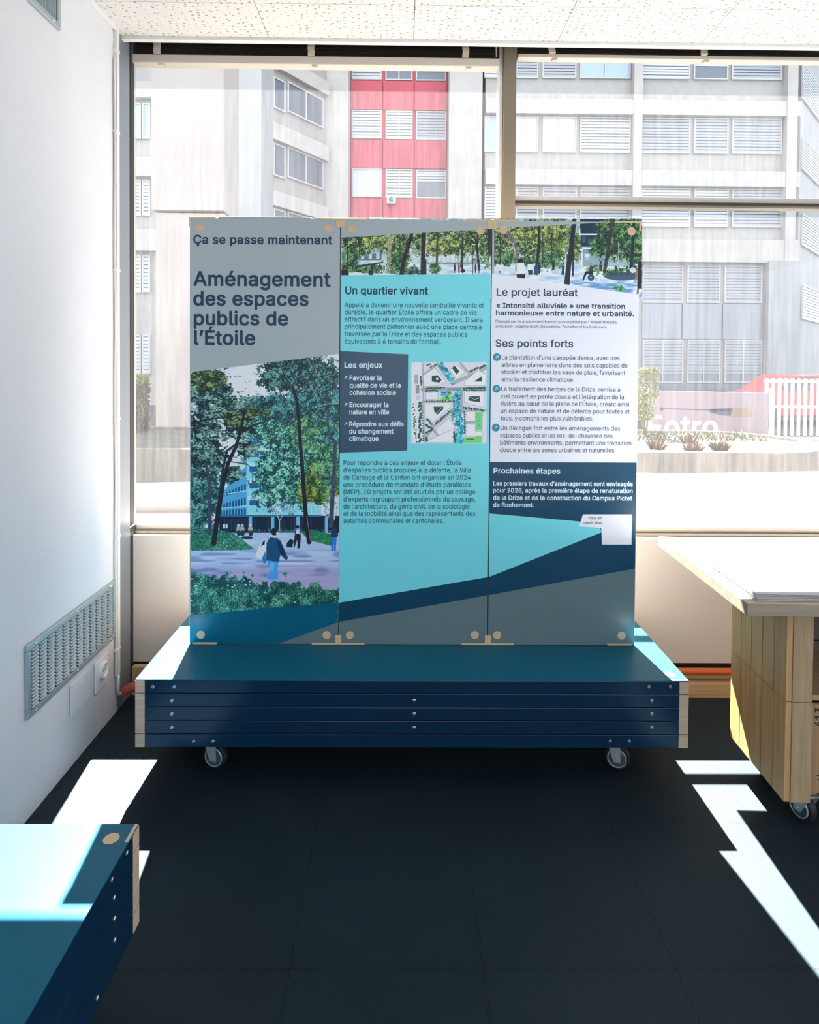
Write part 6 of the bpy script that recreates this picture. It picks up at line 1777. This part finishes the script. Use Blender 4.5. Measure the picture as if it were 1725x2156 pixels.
class Facade:
    def __init__(self, px0, d0, px1, d1):
        a, b = P(px0, 764, 1, d0), P(px1, 764, 1, d1)
        self.a = Vector((a.x, a.y))
        b = Vector((b.x, b.y))
        self.L = (b - self.a).length
        self.u = (b - self.a) / self.L
        self.n = Vector((self.u.y, -self.u.x))
        if self.n.dot(-self.a) < 0:
            self.n = -self.n

    def hit(self, px, py):
        d = RM @ Vector(((px - W / 2) / F, -(py - (H / 2 - SY)) / F, -1.0))
        # CAM + t d on the vertical plane
        t = (self.a.x * self.n.x + self.a.y * self.n.y - CAM.x * self.n.x - CAM.y * self.n.y) / (d.x * self.n.x + d.y * self.n.y)
        p = CAM + d * t
        return (Vector((p.x, p.y)) - self.a).dot(self.u), p.z

    def wall(self, mb, s0, s1, z0, z1, d0=-3.0, d1=0.0):
        mb.obox(self.a, self.u, self.n, s0, s1, d0, d1, z0, z1)
        return mb

    def part(self, name, m_, root, s0, s1, z0, z1, d0, d1):
        o = MB()
        o.obox(self.a, self.u, self.n, s0, s1, d0, d1, z0, z1)
        return o.build(name, m_, root)

    def window(self, root, px0, px1, py0, py1, style, sash=1, d=0.0):
        pm = (px0 + px1) / 2
        s0, _ = self.hit(px0, (py0 + py1) / 2)
        s1, _ = self.hit(px1, (py0 + py1) / 2)
        z1, z0 = self.hit(pm, py0)[1], self.hit(pm, py1)[1]
        t = .06
        fr_ = MB()
        A = (self.a, self.u, self.n)
        fr_.obox(*A, s0, s1, d + .02, d + .10, z0, z0 + t)
        fr_.obox(*A, s0, s1, d + .02, d + .10, z1 - t, z1)
        fr_.obox(*A, s0, s0 + t, d + .02, d + .10, z0 + t, z1 - t)
        fr_.obox(*A, s1 - t, s1, d + .02, d + .10, z0 + t, z1 - t)
        for k in range(1, sash):
            sm = s0 + (s1 - s0) * k / sash
            fr_.obox(*A, sm - t / 2, sm + t / 2, d + .02, d + .10, z0 + t, z1 - t)
        f_ = fr_.build('window', 'winframe', root)
        gm = {'blue': 'winglass', 'dark': 'winglass_dark', 'white': 'winwhite'}.get(style, 'winglass_dark')
        g_ = MB()
        g_.obox(*A, s0 + t, s1 - t, d + .03, d + .05, z0 + t, z1 - t)
        g_.build('pane', gm, f_)
        if style.startswith('lou'):
            frac = 1.0 if len(style) == 4 else float(style[4:])
            sl = MB()
            zt, zb = z1 - t, z1 - t - (z1 - z0 - 2 * t) * frac
            nn = max(4, int((zt - zb) / .13))
            for k in range(nn):
                za = zt - (zt - zb) * (k + 1) / nn
                zh = (zt - zb) / nn
                sl.obox(*A, s0 + t, s1 - t, d + .055, d + .09, za, za + zh * .72)
            sl.build('louvre_blind', 'shutter_l' if style[3] == 'l' else 'shutter', f_)
        return f_


# grid-fronted office block, right
FB = Facade(1017, 30, 1668, 30)
ob = thing('office_block', 'pale concrete office block with rows of louvred windows', 'building', (FB.a.x + FB.L / 2, 31, -.1))
FB.wall(MB(), 0, FB.L, -.1, 21, -6, 0).build('wall', 'spandrel', ob)
for y0, y1 in ((-40, 8), (68, 98), (215, 246), (362, 394), (505, 552)):
    z1, z0 = FB.hit(1345, y0 + 1)[1], FB.hit(1345, y1 + 1)[1]
    FB.part('concrete_band', 'concrete', ob, 0, FB.L, z0, z1, 0, .35)
for x0, x1 in ((1328, 1346), (1647, 1668)):
    s0, s1 = FB.hit(x0, 300)[0], FB.hit(x1, 300)[0]
    FB.part('pier', 'concrete', ob, s0, s1, FB.hit(1345, 560)[1] if x0 < 1600 else -.1, 21, 0, .4)
cols = [(1020, 1055), (1086, 1133), (1142, 1213), (1221, 1327), (1348, 1452), (1460, 1532), (1540, 1645)]
sty = {0: ['loul', 'loud', 'loud', 'blue', 'loul', 'loul.6', 'loud'], 1: ['blue', 'white', 'white', 'loul', 'loud', 'loud', 'loud'],
       2: ['loul', 'loud', 'loud', 'loud', 'loul', 'loul', 'loud']}
for r, (y0, y1) in enumerate(((100, 168), (249, 324), (397, 478))):
    for k, (x0, x1) in enumerate(cols):
        dy = (x0 - 1345) * .008
        FB.window(ob, x0, x1, y0 + dy, y1 + dy, sty[r][k], 2 if k in (2, 3) and sty[r][k] in ('white', 'blue') else 1)
for x0, x1, y0, y1 in ((1133.5, 1141, 168, 213), (1214, 1220, 168, 213), (1453, 1459, 168, 213), (1533, 1539, 168, 213)):
    pass
for (y0, y1), st in (((560, 638), 'loud'), ((716, 806), 'loud.8')):
    for x0, x1 in ((1352, 1437), (1446, 1515), (1524, 1603)):
        FB.window(ob, x0, x1, y0, y1, st, 2 if y0 > 700 else 1)
s0, s1 = FB.hit(1350, 680)[0], FB.hit(1604, 680)[0]
for k in range(3):
    a_ = s0 + (s1 - s0) * k / 3
    FB.part('glass_spandrel', 'winglass_mid', ob, a_ + .03, a_ + (s1 - s0) / 3 - .03, FB.hit(1480, 714)[1], FB.hit(1480, 640)[1], 0, .08)
FB.part('corner_pier', 'concrete_light', ob, FB.hit(1606, 700)[0], FB.L, -.1, FB.hit(1640, 552)[1], 0, .45)
FB.part('plinth', 'winglass_dark', ob, FB.hit(1350, 700)[0], s1, -.1, FB.hit(1480, 808)[1], 0, .05)

# side wing of the block, running away on the right
FW = Facade(1676, 30.4, 1790, 41)
wg = thing('office_wing', 'concrete wing with ribbon windows beyond the office block', 'building', (FW.a.x + 2, FW.a.y + 4, -.1))
FW.wall(MB(), 0, FW.L, -.1, 21, -.8, 0).build('wall', 'concrete_light', wg)
for yA, yB in ((150, 225), (300, 365), (450, 515), (590, 660)):
    FW.window(wg, 1686, 1740, yA + 20, yB + 18, 'loud' if yA != 590 else 'loul', 4)

# red-panelled stair front between two white piers
FR = Facade(738, 31, 942, 31)
rb = thing('red_building', 'building front with red panels between white concrete piers', 'building', (FR.a.x + FR.L / 2, 32, -.1))
FR.wall(MB(), -.2, FR.L + .2, -.1, 20, -5, 0).build('wall', 'red', rb)
for x0, x1, dd in ((679, 738, 1.2), (942, 1009, 1.2)):
    FR.part('pier', 'concrete', rb, FR.hit(x0, 300)[0], FR.hit(x1, 300)[0], -.1, 20, -5, dd)
for r, (y0, y1) in enumerate(((100, 171), (235, 295), (358, 418))):
    for k, (x0, x1) in enumerate(((741, 804), (812, 869), (876, 940))):
        st = (('loul', 'loul.65', 'loud.75'), ('loul', 'loul', 'loud'), ('white', 'loul', 'loul.4'))[r][k]
        FR.window(rb, x0, x1, y0 + (x0 - 840) * .02, y1 + (x0 - 840) * .02, st, 2 if k == 1 else 1)
for r, (y0, y1) in enumerate(((173, 233), (297, 356), (420, 480))):
    for k, (x0, x1) in enumerate(((739, 806), (807, 872), (873, 941))):
        a_, b_ = FR.hit(x0 + .7, y0)[0], FR.hit(x1 - .7, y0)[0]
        FR.part('red_panel', 'red', rb, a_, b_, FR.hit(840, y1)[1], FR.hit(840, y0)[1], 0, .12)
p0, p1 = FR.hit(815, 433), FR.hit(834, 418)
ac = tag(MB().obox(FR.a, FR.u, FR.n, p0[0], p1[0], .13, .45, p0[1], p1[1]).build('air_conditioner', 'acbox', bevel=.03), 'small grey air conditioner box under a window of the red front', 'air conditioner')
pc = FR.a + FR.u * ((p0[0] + p1[0]) / 2) + FR.n * .452
MB().lathe([(.13, 0), (.13, .01), (.10, .015), (.02, .005)], (pc.x, pc.y, (p0[1] + p1[1]) / 2), (FR.n.x, FR.n.y, 0), 20).build('fan_grille', 'winglass_dark', ac)

# angled wing, left of the red front
FA = Facade(546, 26.2, 682, 29.6)
ab = thing('angled_building', 'pale concrete building whose ribbon windows slope away in perspective', 'building', (FA.a.x + 2, FA.a.y + 3, -.1))
FA.wall(MB(), -.1, FA.L, -.1, 20, -.8, 0).build('wall', 'concrete_pink', ab)
for yl, yr in (((150, 217), (208, 268)), ((292, 363), (338, 397)), ((432, 500), (466, 520))):
    for k, (x0, x1) in enumerate(((549, 598), (603, 678))):
        f0, f1 = (x0 + x1) / 2 / 1, 0
        t = ((x0 + x1) / 2 - 549) / 129
        FA.window(ab, x0, x1, yl[0] + (yr[0] - yl[0]) * t, yl[1] + (yr[1] - yl[1]) * t, 'dark', 2)
for yl, yr, hh_ in ((105, 166, 30), (255, 303, 34), (397, 436, 30)):
    t0 = FA.hit(614, (yl + yr) / 2)[1]
    t1 = FA.hit(614, (yl + yr) / 2 + hh_)[1]
    FA.part('concrete_band', 'concrete', ab, 0, FA.L, t1, t0, 0, .25)

# great blank pier close by and the paler one behind it
b = MB()
x0, x1 = P(313, 700, 1, 11).x, P(470, 700, 1, 11).x
zl = P(400, 447, 1, 11).z
b.box(x0 + .1, x1, 11.06, 12.0, -.1, zl).box(x0 + .05, x1 + .0, 11.0, 12.0, zl + .04, 13)
bp_ = b.build('concrete_pier', 'concrete_pink')
tag(bp_, 'broad blank concrete pier beside the hedge', 'pier')
b = MB().box(P(466, 700, 1, 16).x, P(549, 700, 1, 16).x, 16, 17.5, -.1, 14).build('concrete_pier', 'concrete_light')
tag(b, 'paler concrete pier between the blank pier and the angled building', 'pier')

# building glimpsed far left
FL = Facade(262, 24, 318, 24)
lb = thing('left_building', 'building with stacked windows glimpsed beside the blue grey jamb', 'building', (FL.a.x + .5, 25, -.1))
FL.wall(MB(), -3, FL.L + 2, -.1, 20, -5, 0).build('wall', 'spandrel', lb)
for y0, y1 in ((70, 105), (178, 212), (335, 375), (486, 530)):
    FL.part('concrete_band', 'concrete', lb, -3, FL.L + 2, FL.hit(300, y1)[1], FL.hit(300, y0)[1], 0, .3)
for y0, y1, st in ((218, 294, 'blue'), (380, 455, 'loul'), (538, 616, 'loul'), (705, 788, 'loul')):
    FL.window(lb, 270, 299, y0, y1, st, 1)
    FL.window(lb, 301, 318, y0, y1, st, 1)

# rounded concrete planter
gp = thing('planter', 'long low concrete planter with a rounded end', 'planter', (1, 8.4, -.1))
zr = P(1500, 953, 1, 7.2).z
o_, i_ = [], []
R_ = 1.25
xr = P(1705, 932, 1, 8.45).x - R_
for k in range(33):
    w_ = -math.pi / 2 + math.pi * k / 32
    o_.append((xr + R_ * math.cos(w_), 8.45 + R_ * math.sin(w_)))
    i_.append((xr + (R_ - .09) * math.cos(w_), 8.45 + (R_ - .09) * math.sin(w_)))
o_ += [(-9, 8.45 + R_), (-9, 8.45 - R_)]
i_ += [(-8.9, 8.45 + R_ - .09), (-8.9, 8.45 - R_ + .09)]
n = len(o_)
b = MB()
vs = [(x, y, -.1) for x, y in o_] + [(x, y, zr) for x, y in o_] + [(x, y, zr) for x, y in i_] + [(x, y, -.1) for x, y in i_]
fs = []
for k in range(n):
    j = (k + 1) % n
    fs += [(k, j, n + j, n + k), (n + k, n + j, 2 * n + j, 2 * n + k), (2 * n + k, 2 * n + j, 3 * n + j, 3 * n + k)]
b.add(vs, fs).build('wall', 'concrete_stained', gp)
MB().prism([(x, y, zr - .30) for x, y in i_], (0, 0, .26)).build('soil', 'soil', gp)
zs = zr - .04


def blades(cx, cy, z, r, h, n_, m_, name, label, cat, group=None, wd=.012, kind=None):
    mb_ = MB()
    for _ in range(n_):
        a_ = random.uniform(0, 2 * math.pi)
        rr = r * math.sqrt(random.random())
        x, y = cx + rr * .5 * math.cos(a_), cy + rr * .5 * math.sin(a_)
        ex, ey = cx + rr * math.cos(a_), cy + rr * math.sin(a_)
        hh_ = h * random.uniform(.6, 1.0) * (1 - .3 * rr / r)
        t_ = random.uniform(0, math.pi)
        dx, dy = wd * math.cos(t_), wd * math.sin(t_)
        mb_.add([(x - dx, y - dy, z), (x + dx, y + dy, z), ((x + ex) / 2 + dx * .7, (y + ey) / 2 + dy * .7, z + hh_ * .65), (ex, ey, z + hh_)], [(0, 1, 2), (0, 2, 3)])
    o = mb_.build(name, m_, fix=False)
    return tag(o, label, cat, group, kind)


for px, py, lb_ in ((1383, 945, 'russet grass tuft in the planter, first from the board'), (1452, 935, 'russet grass tuft at the back of the planter row'),
                    (1459, 952, 'low pale russet tuft near the planter rim'), (1516, 948, 'largest russet grass tuft in the planter')):
    p = P(px, py, 2, zs)
    blades(p.x, p.y, zs, .16, .17, 130, 'tuft', 'grass_tuft', lb_, 'grass tuft', 'russet tufts in the planter')
mbg = MB()
for _ in range(900):
    x, y = random.uniform(2.7, xr + .8), random.uniform(8.6, 9.45)
    if (x - xr) > 0 and (x - xr) ** 2 + (y - 8.45) ** 2 > 1.2:
        continue
    hgt = random.uniform(.04, .10)
    t_ = random.uniform(0, math.pi)
    dx, dy = .014 * math.cos(t_), .014 * math.sin(t_)
    mbg.add([(x - dx, y - dy, zs), (x + dx, y + dy, zs), (x + random.uniform(-.07, .07), y + random.uniform(-.07, .07), zs + hgt)], [(0, 1, 2)])
tag(mbg.build('planter_grass', 'leaf_p', fix=False), 'pale dry grass along the back of the planter', 'grass', kind='stuff')


def leafy(root, name, m_, boxes, n_, size, label=None):
    mb_ = MB()
    for _ in range(n_):
        x0_, x1_, y0_, y1_, z0_, z1_ = random.choice(boxes)
        p = Vector((random.uniform(x0_, x1_), random.uniform(y0_, y1_), random.uniform(z0_, z1_)))
        e_ = Euler((random.uniform(0, 6.3), random.uniform(0, 6.3), random.uniform(0, 6.3))).to_matrix()
        s = size * random.uniform(.6, 1.3)
        mb_.add([p + e_ @ Vector(q) for q in ((-s, 0, 0), (0, -s * .45, 0), (s, 0, 0), (0, s * .45, s * .2))], [(0, 1, 2), (0, 2, 3)])
    return mb_.build(name, m_, root, fix=False)


hx0, hx1 = P(262, 850, 1, 9.4).x, P(314, 850, 1, 9.4).x
hz0, hz1 = zs, P(290, 800, 1, 9.4).z
hd = thing('hedge', 'dull clipped hedge with sunlight on its top put in as paler leaves in the planter beside the blank pier', 'hedge', ((hx0 + hx1) / 2, 9.4, zs))
leafy(hd, 'foliage', 'leaf_d', [(hx0 - .7, hx1 - .05, 9.0, 9.6, hz0, hz1 - .05)], 9000, .038)
leafy(hd, 'lit_top_leaves', 'leaf_y', [(hx0 - .7, hx1 - .05, 9.0, 9.6, hz1 - .06, hz1 + .07)], 1800, .035)  # yellower leaves put the light on the hedge top into the colour
b = MB()
for k in range(9):
    x = hx0 - .62 + k * .11
    b.tube([(x, 9.3, zs - .03), (x + .04, 9.32, hz0 + .3), (x - .03, 9.3, hz1 - .1)], [.02, .015, .006], n=6)
b.build('stems', 'bark', hd)
# small shrub right of the board
sx_ = P(1368, 900, 1, 9.2).x
sb_ = thing('shrub', 'small yellow-green shrub on thin stems beside the banner', 'shrub', (sx_, 9.2, zs))
zc0, zc1 = P(1368, 852, 1, 9.2).z, P(1368, 782, 1, 9.2).z
leafy(sb_, 'foliage', 'leaf_y', [(sx_ - .24, sx_ + .12, 9.1, 9.35, zc0 + .1, zc1), (sx_ - .22, sx_ + .06, 9.1, 9.35, zc0 - .22, zc0 + .15), (sx_ - .16, sx_ + .1, 9.1, 9.35, zc1 - .02, zc1 + .05)], 1700, .026)
b = MB()
for q in ((-.14, .0), (.06, .02), (-.03, .05), (.0, -.04)):
    b.tube([(sx_ - .05, 9.2, zs - .03), (sx_ - .05 + q[0] * .5, 9.2 + q[1], (zs + zc0) / 2), (sx_ - .05 + q[0], 9.2 + q[1], zc0 + .1)], [.014, .010, .006], n=6)
b.build('stems', 'bark', sb_)

# banner on posts
YBn = 11.2
pts = [P(x, y, 1, YBn) for x, y in ((1371, 822), (1620, 828), (1617, 935), (1362, 935))]
bn = thing('banner', 'mauve advertising banner with white lettering stretched between posts', 'banner', ((pts[0].x + pts[1].x) / 2, YBn, -.1))
MB().prism(pts, (0, .02, 0)).build('cloth', 'banner', bn)
for x in (pts[0].x - .05, pts[1].x + .05):
    MB().cyl((x, YBn + .03, -.1), (x, YBn + .03, pts[0].z + .05), .025).build('post', 'zinc', bn)
mb = MB()
a, b_ = P(1364, 921, 1, YBn - .004), P(1512, 921, 1, YBn - .004)
write(mb, 'Fotro', a, b_, 46 * YBn / F, .02)
mb.build('lettering', 'banner_white', bn, fix=False)
q = lambda x, y: P(1330 + x / 3.37, 540 + y / 3.37, 1, YBn - .004)
MB().poly([q(225, 1076), (q(700, 1088)), q(700, 1096), q(225, 1084)]).poly([q(205, 1070), q(224, 1070), q(224, 1092), q(205, 1092)]).poly([q(545, 1082), q(600, 1080), q(720, 1072), q(705, 1130), q(650, 1128), q(560, 1108)]).build('tool_picture', 'banner_dark', bn, fix=False)
MB().poly([q(715, 1078), q(850, 1072), q(855, 1135), q(705, 1135)]).build('tool_handle_picture', 'banner_tan', bn, fix=False)

# white picket fence and red car behind it
YF = 15.0
fc = thing('picket_fence', 'white picket fence in front of the parked red car', 'fence', (P(1680, 900, 1, YF).x, YF, -.1))
zf0, zf1 = P(1680, 865, 1, YF).z, P(1680, 797, 1, YF).z
fx0, fx1 = P(1612, 840, 1, YF).x, P(1800, 840, 1, YF).x
for z in (zf0 + .06, zf1 - .1):
    MB().box(fx0, fx1, YF + .03, YF + .07, z, z + .06).build('rail', 'white', fc)
k, x = 0, fx0
while x < fx1:
    MB().box(x, x + .07, YF, YF + .03, -.1, zf1).build('picket', 'white', fc)
    x += .155
YC = 17.5
carx = P(1690, 840, 1, YC).x
car = thing('car', 'red car parked behind the white picket fence', 'car', (carx, YC, -.1))
S_ = .0127
prof = [(-2.1, .25), (-2.15, .62), (-1.95, .82), (-1.25, .95), (-.65, 1.40), (.55, 1.45), (1.35, 1.02), (1.95, .92), (2.1, .6), (2.05, .25)]
MB().prism([(carx + x + .4, YC, z - .1) for x, z in prof], (0, 1.7, 0)).build('body', 'carred', car, bevel=.06)
MB().prism([(carx + .4 + x, YC - .012, z - .1) for x, z in ((-1.12, .97), (-.6, 1.34), (-.08, 1.37), (-.08, .97))], (0, .02, 0)).prism([(carx + .4 + x, YC - .012, z - .1) for x, z in ((.0, .97), (.0, 1.37), (.5, 1.38), (1.1, 1.0))], (0, .02, 0)).build('side_window', 'carglass', car)
for dx in (-1.3, 1.3):
    for dy in (.08, 1.6):
        MB().lathe([(.12, -.1), (.30, -.1), (.32, -.06), (.32, .06), (.30, .1), (.12, .1)], (carx + .4 + dx, YC + dy, .22), (0, 1, 0), 24).build('wheel', 'rubber', car)
